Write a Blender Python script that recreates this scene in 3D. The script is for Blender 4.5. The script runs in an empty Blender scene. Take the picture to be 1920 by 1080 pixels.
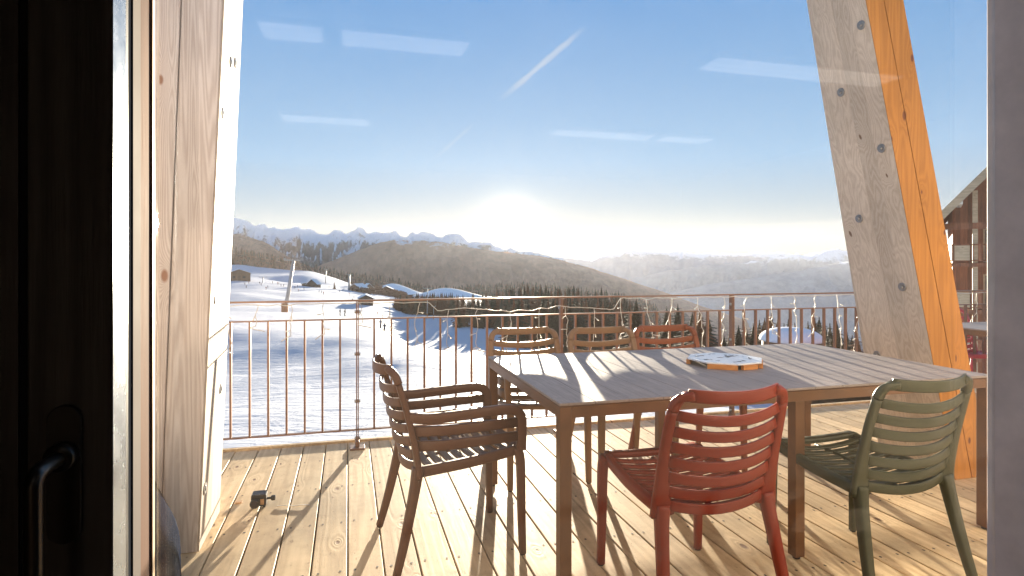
import bpy, math, random
from math import sin, cos, pi, radians, sqrt
from mathutils import Vector, Matrix, noise

random.seed(7)
S = bpy.context.scene
COL = S.collection

# ------------------------------------------------------------------ camera
F = 1118.0; HY = 495.0; EYE = 1.29          # focal in photo pixels, horizon row, eye height
cam = bpy.data.cameras.new("camera"); camo = bpy.data.objects.new("camera", cam); COL.objects.link(camo)
cam.lens = 36.0*F/1920; cam.sensor_width = 36; cam.shift_y = -(540-HY)/1920
cam.clip_start = 0.02; cam.clip_end = 90000
camo.location = (0, 0, EYE); camo.rotation_euler = (radians(90), 0, 0)
S.camera = camo

# ------------------------------------------------------------------ light
SUN_EL = radians(3.35); SUN_AZ = radians(-0.2)     # azimuth from +Y towards +X
SD = Vector((sin(SUN_AZ)*cos(SUN_EL), cos(SUN_AZ)*cos(SUN_EL), sin(SUN_EL)))
W = bpy.data.worlds.new("World"); S.world = W; W.use_nodes = True
nt = W.node_tree; N = nt.nodes; L = nt.links
bg = N["Background"]
sky = N.new("ShaderNodeTexSky"); sky.sky_type = 'NISHITA'; sky.sun_disc = False
sky.sun_elevation = SUN_EL; sky.sun_rotation = SUN_AZ
sky.altitude = 1900; sky.air_density = 1.0; sky.dust_density = 0.6; sky.ozone_density = 1.6
SKY_STRENGTH = 0.05
def vmath(op, a, b=None):
    n = N.new("ShaderNodeVectorMath"); n.operation = op
    for i, v in enumerate((a, b)):
        if v is None: continue
        if hasattr(v, "node"): L.new(v, n.inputs[i])
        else: n.inputs[i].default_value = v
    return n.outputs["Value"] if op in ('DOT_PRODUCT', 'LENGTH') else n.outputs["Vector"]
def fm(op, a, b=0.0, c=0.0, clamp=False, tree=None):
    n = (tree or nt).nodes.new("ShaderNodeMath"); n.operation = op; n.use_clamp = clamp
    for i, v in enumerate((a, b, c)):
        if hasattr(v, "node"): (tree or nt).links.new(v, n.inputs[i])
        else: n.inputs[i].default_value = v
    return n.outputs[0]
tc = N.new("ShaderNodeTexCoord"); dirv = tc.outputs["Generated"]
dt = vmath('DOT_PRODUCT', dirv, tuple(SD))
ang = fm('ARCCOSINE', fm('MINIMUM', dt, 0.9999999))               # radians from the sun
# the sun's disc and the bright air round it
disc = fm('MULTIPLY', fm('SUBTRACT', 1.0, fm('DIVIDE', ang, 0.0125), clamp=True), 60.0)
aur1 = fm('MULTIPLY', fm('EXPONENT', fm('MULTIPLY', fm('POWER', fm('DIVIDE', ang, 0.024), 1.2), -1.0)), 9.0)
aur2 = fm('MULTIPLY', fm('EXPONENT', fm('MULTIPLY', fm('DIVIDE', ang, 0.15), -1.0)), 1.6)
# thin high clouds and two contrails, laid along the directions they lie in
sep = N.new("ShaderNodeSeparateXYZ"); L.new(dirv, sep.inputs[0])
tx = fm('DIVIDE', sep.outputs[0], fm('MAXIMUM', sep.outputs[1], 0.02))
tz = fm('DIVIDE', sep.outputs[2], fm('MAXIMUM', sep.outputs[1], 0.02))
def streak(p, q, w, strength, fadein=0.2, nscale=60):
    """a soft band in the sky between two (tx, tz) directions, half width w"""
    ax, az = p; dx, dz = q[0]-p[0], q[1]-p[1]; ln = sqrt(dx*dx+dz*dz)
    rx = fm('SUBTRACT', tx, ax); rz = fm('SUBTRACT', tz, az)
    along = fm('DIVIDE', fm('ADD', fm('MULTIPLY', rx, dx/ln), fm('MULTIPLY', rz, dz/ln)), ln)
    across = fm('ADD', fm('MULTIPLY', rx, -dz/ln), fm('MULTIPLY', rz, dx/ln))
    nz = N.new("ShaderNodeTexNoise"); nz.inputs['Scale'].default_value = nscale; nz.inputs['Detail'].default_value = 4
    mp = N.new("ShaderNodeMapping"); L.new(dirv, mp.inputs[0]); mp.inputs['Scale'].default_value = (0.35, 1, 1.6)
    L.new(mp.outputs[0], nz.inputs['Vector'])
    ww = fm('MULTIPLY', w, fm('ADD', 0.35, fm('MULTIPLY', nz.outputs['Fac'], 1.2)))
    body = fm('SUBTRACT', 1.0, fm('POWER', fm('DIVIDE', fm('ABSOLUTE', across), ww), 2.0), clamp=True)
    e1 = fm('MULTIPLY', along, 1/fadein, clamp=True)
    e2 = fm('MULTIPLY', fm('SUBTRACT', 1.0, along), 1/fadein, clamp=True)
    return fm('MULTIPLY', fm('MULTIPLY', body, fm('MULTIPLY', e1, e2)), strength)
P2 = lambda x, y: ((x-960)/F, (HY-y)/F)
st = streak(P2(935, 190), P2(1100, 48), 0.0065, 0.34, 0.25, 40)
st = fm('ADD', st, streak(P2(815, 298), P2(893, 228), 0.004, 0.16, 0.3))
st = fm('ADD', st, streak(P2(960, 459), P2(1700, 425), 0.0075, 0.25, 0.35, 18))
st = fm('ADD', st, streak(P2(1270, 433), P2(1900, 405), 0.009, 0.22, 0.3, 25))
st = fm('ADD', st, streak(P2(1000, 451), P2(1360, 437), 0.003, 0.3, 0.3, 30))
def cmix(a, b, f, mode='MIX'):
    n = N.new("ShaderNodeMix"); n.data_type = 'RGBA'; n.blend_type = mode
    for s, v in ((6, a), (7, b), (0, f)):
        if hasattr(v, "node"): L.new(v, n.inputs[s])
        else: n.inputs[s].default_value = v
    return n.outputs[2]
def crgb(v, col):
    n = N.new("ShaderNodeVectorMath"); n.operation = 'SCALE'; n.inputs[0].default_value = col
    L.new(v, n.inputs['Scale']); return n.outputs[0]
# the open blue of high winter air, paler towards the horizon
el = fm('ARCSINE', sep.outputs[2])
rp = N.new("ShaderNodeValToRGB"); L.new(fm('DIVIDE', fm('MAXIMUM', el, 0.0), 1.2), rp.inputs[0])
cr = rp.color_ramp; cr.elements[0].position = 0; cr.elements[0].color = (0.12, 0.15, 0.18, 1)
cr.elements[1].position = 1; cr.elements[1].color = (0.30, 0.44, 0.70, 1)
for p_, c_ in ((0.045, (0.26, 0.35, 0.45, 1)), (0.14, (0.25, 0.52, 0.86, 1)), (0.36, (0.09, 0.37, 0.84, 1))):
    e = cr.elements.new(p_); e.color = c_
SKYMIX = 0.93
WS = 0.136         # brightness of the open sky against the sun lamp
skyc = vmath('SCALE', sky.outputs[0]); skyc.node.inputs['Scale'].default_value = 1.0
rs = N.new("ShaderNodeVectorMath"); rs.operation = 'SCALE'; L.new(rp.outputs[0], rs.inputs[0]); rs.inputs['Scale'].default_value = 0.9*WS/SKY_STRENGTH
base = cmix(skyc, rs.outputs[0], SKYMIX)
base = cmix(base, (WS/SKY_STRENGTH, 0.93*WS/SKY_STRENGTH, 0.86*WS/SKY_STRENGTH, 1), st)
K = WS/SKY_STRENGTH
tot = vmath('ADD', base, crgb(fm('MULTIPLY', disc, K), (1.0, 0.93, 0.78)))
tot = vmath('ADD', tot, crgb(fm('MULTIPLY', aur1, K*0.36), (1.0, 0.84, 0.52)))
tot = vmath('ADD', tot, crgb(fm('MULTIPLY', aur2, K*0.05), (1.0, 0.80, 0.74)))
L.new(tot, bg.inputs[0]); bg.inputs[1].default_value = SKY_STRENGTH
W.cycles.sampling_method = 'MANUAL'; W.cycles.sample_map_resolution = 2048

sl = bpy.data.lights.new("sun", 'SUN'); so = bpy.data.objects.new("sun", sl); COL.objects.link(so)
sl.energy = 5.0; sl.angle = radians(0.5); sl.color = (1.0, 0.86, 0.66)
so.rotation_euler = SD.to_track_quat('Z', 'Y').to_euler()
S.view_settings.view_transform = 'Standard'; S.view_settings.look = 'None'
S.view_settings.exposure = 2.93; S.view_settings.gamma = 1.0
S.render.engine = 'CYCLES'
S.cycles.max_bounces = 8; S.cycles.transparent_max_bounces = 16; S.cycles.volume_bounces = 0
S.cycles.diffuse_bounces = 3; S.cycles.glossy_bounces = 3; S.cycles.caustics_reflective = False; S.cycles.caustics_refractive = False

# ------------------------------------------------------------------ frame of the terrace
A = radians(15.4); CA, SA = cos(A), sin(A)
def UV(u, v, z=0.0): return Vector((u*CA - v*SA, u*SA + v*CA, z))
def toUV(x, y): return (x*CA + y*SA, -x*SA + y*CA)

# ------------------------------------------------------------------ helpers
class MB:
    def __init__(s): s.v = []; s.f = []; s.m = []
    def add(s, vs, fs, mi=0):
        o = len(s.v); s.v += [tuple(p) for p in vs]
        s.f += [tuple(i+o for i in f) for f in fs]; s.m += [mi]*len(fs)
    def box(s, c, d, rz=0, mi=0, rot=None):
        x, y, z = d[0]/2, d[1]/2, d[2]/2
        M = rot if rot is not None else Matrix.Rotation(rz, 3, 'Z')
        vs = [Vector(c)+M@Vector(p) for p in ((-x,-y,-z),(x,-y,-z),(x,y,-z),(-x,y,-z),(-x,-y,z),(x,-y,z),(x,y,z),(-x,y,z))]
        s.add(vs, [(0,3,2,1),(4,5,6,7),(0,1,5,4),(1,2,6,5),(2,3,7,6),(3,0,4,7)], mi)
    def box2(s, a, b, mi=0):
        s.box([(a[i]+b[i])/2 for i in range(3)], [abs(b[i]-a[i]) for i in range(3)], 0, mi)
    def hexa(s, lo, hi, mi=0):
        """lo, hi: four points each, counter-clockwise seen from above"""
        s.add(list(lo)+list(hi), [(0,3,2,1),(4,5,6,7),(0,1,5,4),(1,2,6,5),(2,3,7,6),(3,0,4,7)], mi)
    def sweep(s, pts, w, h, n=8, side=(1,0,0), mi=0, sq=0.7, cap=True):
        """a bar along pts; w = size along `side`, h = the other; w,h numbers or lists"""
        pts = [Vector(p) for p in pts]; k = len(pts); side = Vector(side)
        vs = []
        for i, p in enumerate(pts):
            t = (pts[min(i+1,k-1)]-pts[max(i-1,0)]).normalized()
            sd = side - t*side.dot(t)
            if sd.length < 1e-4: sd = Vector((0,0,1)) - t*t.z
            if sd.length < 1e-4: sd = Vector((0,1,0)) - t*t.y
            sd.normalize(); up = t.cross(sd)
            ww = (w[i] if isinstance(w, (list, tuple)) else w)/2; hh = (h[i] if isinstance(h, (list, tuple)) else h)/2
            for j in range(n):
                a = 2*pi*(j+0.5)/n; ca, sa = cos(a), sin(a)
                ca = math.copysign(abs(ca)**sq, ca); sa = math.copysign(abs(sa)**sq, sa)
                vs.append(p + sd*ww*ca + up*hh*sa)
        fs = [(i*n+j, i*n+(j+1)%n, (i+1)*n+(j+1)%n, (i+1)*n+j) for i in range(k-1) for j in range(n)]
        if cap: fs += [tuple(reversed(range(n))), tuple(range((k-1)*n, k*n))]
        s.add(vs, fs, mi)
    def tube(s, a, b, r, r2=None, n=8, mi=0):
        r2 = r if r2 is None else r2
        s.sweep([a, b], [2*r, 2*r2], [2*r, 2*r2], n, (1,0.01,0), mi, sq=1.0)
    def lathe(s, prof, c=(0,0,0), n=16, mi=0, axis='Z'):
        vs = []
        for r, z in prof:
            for j in range(n):
                a = 2*pi*j/n; p = (r*cos(a), r*sin(a), z)
                if axis == 'Y': p = (p[0], p[2], p[1])
                if axis == 'X': p = (p[2], p[0], p[1])
                vs.append((c[0]+p[0], c[1]+p[1], c[2]+p[2]))
        k = len(prof)
        fs = [(i*n+j, i*n+(j+1)%n, (i+1)*n+(j+1)%n, (i+1)*n+j) for i in range(k-1) for j in range(n)]
        fs += [tuple(reversed(range(n))), tuple(range((k-1)*n, k*n))]
        s.add(vs, fs, mi)
    def mesh(s, name, mats, smooth=False, bevel=0):
        me = bpy.data.meshes.new(name); me.from_pydata(s.v, [], s.f)
        for m in (mats if isinstance(mats, (list, tuple)) else [mats]): me.materials.append(m)
        me.polygons.foreach_set('material_index', s.m)
        if smooth: me.polygons.foreach_set('use_smooth', [True]*len(s.f))
        me.validate(); me.update(); return me
    def build(s, name, mats, parent=None, loc=(0,0,0), rz=0, smooth=False, bevel=0):
        o = bpy.data.objects.new(name, s.mesh(name, mats, smooth)); COL.objects.link(o)
        o.location = loc; o.rotation_euler = (0, 0, rz)
        if parent is not None: o.parent = parent
        if bevel:
            b = o.modifiers.new("bevel", 'BEVEL'); b.width = bevel; b.segments = 2; b.limit_method = 'ANGLE'
        return o
def tag(o, label=None, cat=None, group=None, kind=None):
    if label: o['label'] = label
    if cat: o['category'] = cat
    if group: o['group'] = group
    if kind: o['kind'] = kind
    return o
def empty(name, loc=(0,0,0), rz=0):
    o = bpy.data.objects.new(name, None); COL.objects.link(o)
    o.empty_display_size = 0.1; o.location = loc; o.rotation_euler = (0,0,rz); return o
def copy_tree(o, parent=None):
    c = o.copy(); COL.objects.link(c); c.parent = parent
    for ch in list(o.children): copy_tree(ch, c)
    return c
def crv(pts, sub=6):
    """Catmull-Rom through pts"""
    P = [Vector(p) for p in pts]; P = [2*P[0]-P[1]] + P + [2*P[-1]-P[-2]]; out = []
    for i in range(1, len(P)-2):
        for k in range(sub):
            t = k/sub; a, b, c, d = P[i-1:i+3]
            out.append(0.5*((2*b)+(c-a)*t+(2*a-5*b+4*c-d)*t*t+(3*b-a-3*c+d)*t**3))
    return out + [P[-2]]
def lerp(a, b, t): return a+(b-a)*t
def interp(xs, ys, x):
    if x <= xs[0]: return ys[0]
    for i in range(1, len(xs)):
        if x <= xs[i]:
            t = (x-xs[i-1])/(xs[i]-xs[i-1]); return lerp(ys[i-1], ys[i], t)
    return ys[-1]

# ------------------------------------------------------------------ materials
def mat(name, col=(0.5,0.5,0.5), rough=0.6, metal=0.0, spec=0.5):
    m = bpy.data.materials.new(name); m.use_nodes = True
    b = m.node_tree.nodes['Principled BSDF']
    b.inputs['Base Color'].default_value = (*col, 1); b.inputs['Roughness'].default_value = rough
    b.inputs['Metallic'].default_value = metal; b.inputs['Specular IOR Level'].default_value = spec
    return m
class NT:
    def __init__(s, m): s.m = m; s.t = m.node_tree; s.b = s.t.nodes['Principled BSDF']
    def n(s, kind, **kw):
        x = s.t.nodes.new(kind)
        for k, v in kw.items():
            if k in x.inputs.keys(): x.inputs[k].default_value = v
            else: setattr(x, k, v)
        return x
    def l(s, a, b): s.t.links.new(a, b)
    def coord(s, kind='Object', scale=(1,1,1), rot=(0,0,0)):
        c = s.n('ShaderNodeTexCoord'); m = s.n('ShaderNodeMapping'); m.inputs['Scale'].default_value = scale
        m.inputs['Rotation'].default_value = rot
        s.l(c.outputs[kind], m.inputs[0]); return m.outputs[0]
    def noise(s, vec, scale, detail=4, rough=0.55, dist=0.0):
        x = s.n('ShaderNodeTexNoise'); s.l(vec, x.inputs['Vector'])
        x.inputs['Scale'].default_value = scale; x.inputs['Detail'].default_value = detail
        x.inputs['Roughness'].default_value = rough; x.inputs['Distortion'].default_value = dist
        return x.outputs['Fac']
    def ramp(s, fac, stops, interp='LINEAR'):
        r = s.n('ShaderNodeValToRGB'); s.l(fac, r.inputs[0]); e = r.color_ramp.elements
        r.color_ramp.interpolation = interp
        while len(e) < len(stops): e.new(0.5)
        for i, (p, c) in enumerate(stops):
            e[i].position = p; e[i].color = (*c, 1) if isinstance(c, (tuple, list)) else (c, c, c, 1)
        return r.outputs[0]
    def mix(s, a, b, f, mode='MIX'):
        n = s.n('ShaderNodeMix'); n.data_type = 'RGBA'; n.blend_type = mode
        for k, v in ((6, a), (7, b), (0, f)):
            if hasattr(v, 'node'): s.l(v, n.inputs[k])
            elif k == 0: n.inputs[0].default_value = v
            else: n.inputs[k].default_value = (*v, 1)
        return n.outputs[2]
    def math(s, op, a, b=0.0, c=0.0, clamp=False): return fm(op, a, b, c, clamp, s.t)
    def bump(s, h, strength=0.3, dist=0.01):
        b = s.n('ShaderNodeBump'); b.inputs['Strength'].default_value = strength; b.inputs['Distance'].default_value = dist
        s.l(h, b.inputs['Height']); s.l(b.outputs[0], s.b.inputs['Normal'])
    def color(s, c): s.l(c, s.b.inputs['Base Color'])

def wood(name, c1, c2, knot, axis=2, grain=60, rough=0.6, planks=0.0, plank_axis=0, kn=2.2, bump=0.25, spec=0.35, streak=0.5, flame=0.0, tlo=0.66, wv=0.32):
    """grain runs along `axis`; optional per-plank tone change across plank_axis"""
    m = mat(name, c1, rough, 0, spec); t = NT(m)
    sc = [1, 1, 1]; sc[axis] = 0.035
    co = t.coord('Object')
    cs = t.n('ShaderNodeSeparateXYZ'); t.l(co, cs.inputs[0])
    vec = co; tone = None
    if planks:
        idx = t.math('FLOOR', t.math('DIVIDE', cs.outputs[plank_axis], planks))
        wn = t.n('ShaderNodeTexWhiteNoise', noise_dimensions='1D'); t.l(idx, wn.inputs['W'])
        off = t.n('ShaderNodeVectorMath', operation='SCALE'); t.l(wn.outputs['Color'], off.inputs[0]); off.inputs['Scale'].default_value = 37.0
        ad = t.n('ShaderNodeVectorMath', operation='ADD'); t.l(co, ad.inputs[0]); t.l(off.outputs[0], ad.inputs[1])
        vec = ad.outputs[0]; tone = wn.outputs['Value']
    mp = t.n('ShaderNodeMapping'); mp.inputs['Scale'].default_value = sc; t.l(vec, mp.inputs[0])
    # knots bend the grain round them
    ks = [1, 1, 1]; ks[axis] = 0.33
    mk = t.n('ShaderNodeMapping'); mk.inputs['Scale'].default_value = ks; t.l(vec, mk.inputs[0])
    vs = t.n('ShaderNodeSeparateXYZ'); t.l(vec, vs.inputs[0]); oth = [i for i in range(3) if i != axis]
    cb = t.n('ShaderNodeCombineXYZ'); t.l(t.math('ADD', vs.outputs[oth[0]], vs.outputs[oth[1]]), cb.inputs[0]); t.l(t.math('MULTIPLY', vs.outputs[axis], 0.5), cb.inputs[1])
    vo = t.n('ShaderNodeTexVoronoi', voronoi_dimensions='2D'); t.l(cb.outputs[0], vo.inputs['Vector']); vo.inputs['Scale'].default_value = kn*1.7
    vc = t.n('ShaderNodeSeparateColor'); t.l(vo.outputs['Color'], vc.inputs[0])
    kr = t.math('MULTIPLY_ADD', vc.outputs[1], 0.05, 0.025)
    on = t.math('GREATER_THAN', vc.outputs[0], 0.45)
    kd = vo.outputs['Distance']
    kmask = t.math('MULTIPLY', t.math('SUBTRACT', 1.0, t.math('DIVIDE', kd, kr), clamp=True), on)
    kring = t.math('MULTIPLY', t.math('EXPONENT', t.math('MULTIPLY', kd, -11.0)), t.math('MULTIPLY', on, 0.55))
    wob = t.noise(mp.outputs[0], 5.0, 3)
    flm = t.noise(mk.outputs[0], 4.0, 2)
    ph = t.math('ADD', t.math('MULTIPLY', wob, 1.3), kring)
    if flame: ph = t.math('ADD', ph, t.math('MULTIPLY', flm, flame))
    wav = t.math('MULTIPLY_ADD', t.math('SINE', t.math('MULTIPLY', ph, grain)), 0.5, 0.5)
    fine = t.noise(mp.outputs[0], 220.0, 3, 0.7)
    big = t.noise(mp.outputs[0], 9.0, 4, 0.6)
    g = t.math('ADD', t.math('MULTIPLY', wav, wv), t.math('MULTIPLY', fine, 0.38))
    g = t.math('ADD', g, t.math('MULTIPLY', big, 0.30*2*streak))
    c = t.ramp(g, [(0.22, c2), (0.68, c1)])
    if tone is not None:
        tv = t.ramp(tone, [(0.0, tlo), (1.0, 1.15)])
        c = t.mix(c, tv, 1.0, 'MULTIPLY')
    blot = t.noise(co, 1.7, 3, 0.5)
    c = t.mix(c, t.ramp(blot, [(0.3, 0.86), (0.7, 1.08)]), 1.0, 'MULTIPLY')
    c = t.mix(c, knot, t.math('MULTIPLY', kmask, 2.2, clamp=True))
    t.color(c)
    t.bump(t.math('SUBTRACT', g, kmask), bump, 0.003)
    r = t.math('MULTIPLY_ADD', fine, 0.3, rough-0.15); t.l(r, t.b.inputs['Roughness'])
    return m

M = {}
M['deck'] = wood('deck_pine', (0.86,0.65,0.38), (0.66,0.47,0.26), (0.20,0.10,0.045), axis=1, grain=50, planks=0.149, rough=0.66, kn=2.6, spec=0.3, streak=0.35, tlo=0.78)
t = NT(M['deck']); co = t.coord('Object')
wear = t.ramp(t.noise(co, 2.6, 5, 0.65), [(0.34, (0.80,0.78,0.76)), (0.62, (1.05,1.04,1.02))])
fleck = t.ramp(t.noise(t.coord('Object', (1, 0.35, 1)), 46, 3, 0.7), [(0.27, (0.45,0.36,0.30)), (0.36, (1.0,1.0,1.0))])
foot_ = t.ramp(t.noise(co, 11, 6, 0.75), [(0.30, (0.84,0.82,0.80)), (0.5, (1.0,1.0,1.0))])
src = t.b.inputs['Base Color'].links[0].from_socket
t.color(t.mix(t.mix(t.mix(src, wear, 1.0, 'MULTIPLY'), fleck, 1.0, 'MULTIPLY'), foot_, 1.0, 'MULTIPLY'))
M['gap'] = mat('deck_gap', (0.05,0.035,0.025), 0.9)
M['screw'] = mat('screw', (0.05,0.035,0.025), 0.7, 0.2)
M['postraw'] = wood('raw_spruce', (0.69,0.63,0.60), (0.47,0.40,0.37), (0.28,0.15,0.10), axis=2, grain=150, planks=0.155, plank_axis=0, kn=2.3, bump=0.3, tlo=0.88)
M['postsunside'] = wood('sun_side_spruce', (0.46,0.40,0.34), (0.38,0.32,0.27), (0.22,0.14,0.09), axis=2, grain=45, planks=0.11, plank_axis=1, kn=2.0, bump=0.3)  # copy of the raw spruce for the sunlit face, darkened against the sun
M['postgrey'] = wood('grey_larch', (0.72,0.63,0.53), (0.50,0.41,0.33), (0.20,0.12,0.08), axis=2, grain=105, planks=0.115, plank_axis=1, kn=2.2, bump=0.4, flame=0.8, tlo=0.9, wv=0.22)
M['postorange'] = wood('orange_larch', (0.60,0.26,0.05), (0.40,0.16,0.03), (0.16,0.05,0.02), axis=2, grain=70, planks=0.14, plank_axis=0, kn=2.4, bump=0.4, streak=0.5, tlo=0.9, wv=0.2)
def steel(name, col, rough=0.45, metal=0.0, spec=0.5, var=0.12, scale=6, bump=0.06):
    m = mat(name, col, rough, metal, spec); t = NT(m)
    n = t.noise(t.coord('Object'), scale, 5, 0.6)
    c = t.mix(tuple(x*(1-var*2) for x in col), tuple(min(1, x*(1+var)) for x in col), t.ramp(n, [(0.3,0.0),(0.7,1.0)]))
    t.color(c); f = t.noise(t.coord('Object'), 380, 2); t.bump(f, bump, 0.002)
    t.l(t.math('MULTIPLY_ADD', n, 0.25, rough-0.12), t.b.inputs['Roughness']); return m
M['rail'] = steel('rusty_brown_rail_paint', (0.21,0.105,0.065), 0.42, 0.25)
M['bolt'] = steel('dark_steel_bolt', (0.30,0.31,0.33), 0.3, 0.9)
M['tframe'] = steel('bronze_table_frame', (0.17,0.078,0.033), 0.4, 0.15)
M['brown'] = steel('taupe_brown_resin', (0.12,0.054,0.032), 0.42, 0, 0.3, 0.06, 4, 0.12)
M['tan'] = steel('tan_resin', (0.26,0.15,0.08), 0.42, 0, 0.3, 0.06, 4, 0.12)
M['rust'] = steel('rust_orange_resin', (0.24,0.065,0.025), 0.42, 0, 0.3, 0.06, 4, 0.12)
M['red'] = steel('brick_red_resin', (0.22,0.022,0.004), 0.38, 0, 0.3, 0.06, 4, 0.12)
M['olive'] = steel('grey_green_resin', (0.062,0.066,0.038), 0.36, 0, 0.3, 0.06, 4, 0.12)
M['magenta'] = steel('crimson_resin', (0.42,0.03,0.07), 0.4, 0, 0.5, 0.06, 4, 0.12)
M['bulb'] = mat('clear_bulb', (0.9,0.87,0.78), 0.25); M['bulb'].node_tree.nodes['Principled BSDF'].inputs['Transmission Weight'].default_value = 0.3
M['wire'] = steel('white_cable', (0.60,0.56,0.49), 0.5, 0, 0.5, 0.08, 12)
M['black'] = steel('matte_black_plastic', (0.018,0.016,0.015), 0.45)
M['lensglass'] = mat('dark_lens', (0.03,0.02,0.03), 0.08)
M['chip'] = wood('wood_chip', (0.60,0.36,0.18), (0.45,0.25,0.12), (0.2,0.1,0.05), axis=0)
M['blackwood'] = wood('black_stained_wood', (0.16,0.15,0.145), (0.07,0.065,0.062), (0.01,0.01,0.01), axis=2, grain=60, rough=0.42, bump=0.6)
M['handle'] = mat('dark_handle_metal', (0.10,0.095,0.09), 0.32, 0.85)
M['plate'] = mat('dark_handle_plate', (0.055,0.05,0.046), 0.45, 0.2)
M['alu'] = steel('aluminium_edge', (0.30,0.34,0.38), 0.26, 0.95, 0.5, 0.05, 20)
M['rubber'] = mat('rubber_seal', (0.03,0.033,0.04), 1.0, 0, 0.0)
M['palestrip'] = steel('pale_painted_strip', (0.15,0.13,0.12), 0.85, 0, 0.05, 0.05)
M['honey'] = wood('honey_frame_wood', (0.15,0.085,0.06), (0.09,0.05,0.04), (0.2,0.1,0.05), axis=2, grain=50, rough=0.85, spec=0.05)
M['greyframe'] = steel('grey_painted_frame', (0.78,0.68,0.65), 0.45, 0, 0.5, 0.12, 5)

def table_mat():
    m = mat('table_laminate', (0.34,0.30,0.28), 0.6, 0, 0.25); t = NT(m)
    co = t.coord('Object', (1, 0.05, 1)); g = t.noise(co, 90, 5, 0.65); b = t.noise(t.coord('Object'), 2.5, 4)
    c = t.ramp(g, [(0.3, (0.25,0.215,0.205)), (0.7, (0.38,0.33,0.31))])
    c = t.mix(c, t.ramp(b, [(0.3, 0.85), (0.7, 1.1)]), 1.0, 'MULTIPLY'); sp = t.noise(t.coord('Object'), 14, 6, 0.7)
    c = t.mix(c, t.ramp(sp, [(0.30, (1.18,1.16,1.14)), (0.42, (1.0,1.0,1.0)), (0.7, (0.94,0.93,0.92))]), 1.0, 'MULTIPLY')
    t.color(c)
    t.l(t.math('MULTIPLY_ADD', b, 0.25, 0.45), t.b.inputs['Roughness']); t.bump(g, 0.12, 0.001); return m
M['table'] = table_mat()

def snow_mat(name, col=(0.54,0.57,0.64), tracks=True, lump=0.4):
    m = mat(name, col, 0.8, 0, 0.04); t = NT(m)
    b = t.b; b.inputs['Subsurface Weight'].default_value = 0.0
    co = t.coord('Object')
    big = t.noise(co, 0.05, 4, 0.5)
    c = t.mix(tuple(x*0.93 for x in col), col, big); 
    h = t.noise(co, 0.35, 6, 0.62, 0.4)
    if tracks:
        cw = t.coord('Object', (1,1,1), (0,0,0.35))
        d = t.noise(t.coord('Object', (0.12, 0.8, 1), (0,0,0.12)), 0.9, 6, 0.68, 1.6)      # ski tracks and groomer ridges
        d2 = t.noise(t.coord('Object', (0.9, 0.16, 1), (0,0,0.9)), 1.4, 5, 0.65, 2.0)
        h = t.math('ADD', t.math('MULTIPLY', h, 0.6), t.math('ADD', t.math('MULTIPLY', d, 0.5), t.math('MULTIPLY', d2, 0.22)))
    t.color(c); t.bump(h, 0.8, lump); return m
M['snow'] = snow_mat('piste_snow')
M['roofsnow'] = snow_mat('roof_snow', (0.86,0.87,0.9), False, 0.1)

def mountain_mat(name, rock, snowc, snowline, blend, scale=0.004, slope_w=0.55, patch=0.5, con=1.0):
    """snow on the gentler and higher ground, rock or forest elsewhere"""
    m = mat(name, rock, 0.85, 0, 0.2); t = NT(m)
    g = t.n('ShaderNodeNewGeometry'); sp = t.n('ShaderNodeSeparateXYZ'); t.l(g.outputs['Position'], sp.inputs[0])
    sn = t.n('ShaderNodeSeparateXYZ'); t.l(g.outputs['Normal'], sn.inputs[0])
    co = t.coord('Object')
    n1 = t.noise(co, scale, 7, 0.62); n2 = t.noise(co, scale*7, 5, 0.65)
    hgt = t.math('DIVIDE', t.math('SUBTRACT', sp.outputs[2], snowline), blend)
    v = t.math('ADD', hgt, t.math('MULTIPLY', t.math('SUBTRACT', n1, 0.5), 5.0*patch))
    v = t.math('ADD', v, t.math('MULTIPLY', t.math('SUBTRACT', n2, 0.5), 3.2*patch))
    v = t.math('ADD', v, t.math('MULTIPLY', t.math('SUBTRACT', sn.outputs[2], 0.72), slope_w*4))
    f = t.math('MULTIPLY_ADD', v, 2.0, 0.5, clamp=True)
    r2 = t.mix(tuple(x*(1-0.6*con) for x in rock), tuple(x*(1+0.6*con) for x in rock), t.ramp(t.math('ADD', t.math('MULTIPLY', n1, 0.5), t.math('MULTIPLY', n2, 0.5)), [(0.36,0.0),(0.64,1.0)]))
    t.color(t.mix(r2, snowc, f)); t.bump(n2, 0.5, 8.0); return m
SN = (0.78,0.80,0.86)
M['range'] = mountain_mat('snowy_range', (0.20,0.16,0.15), SN, 75, 110, 0.010, 0.7, 0.55)
M['hillb'] = mountain_mat('larch_wooded_hill', (0.40,0.21,0.13), SN, 95, 40, 0.014, 0.0, 0.45)
M['hillc'] = mountain_mat('brown_wooded_mountain', (0.46,0.23,0.14), SN, 100, 50, 0.006, 0.0, 0.65, 0.55)
M['belt'] = mountain_mat('bare_forest_floor', (0.24,0.12,0.075), SN, 200, 60, 0.02, 0.0, 0.25)
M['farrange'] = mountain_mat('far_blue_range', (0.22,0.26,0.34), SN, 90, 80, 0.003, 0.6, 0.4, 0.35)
M['farmid'] = mountain_mat('far_snowy_massif', (0.34,0.34,0.36), SN, 50, 70, 0.003, 0.4, 0.45, 0.35)

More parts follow.
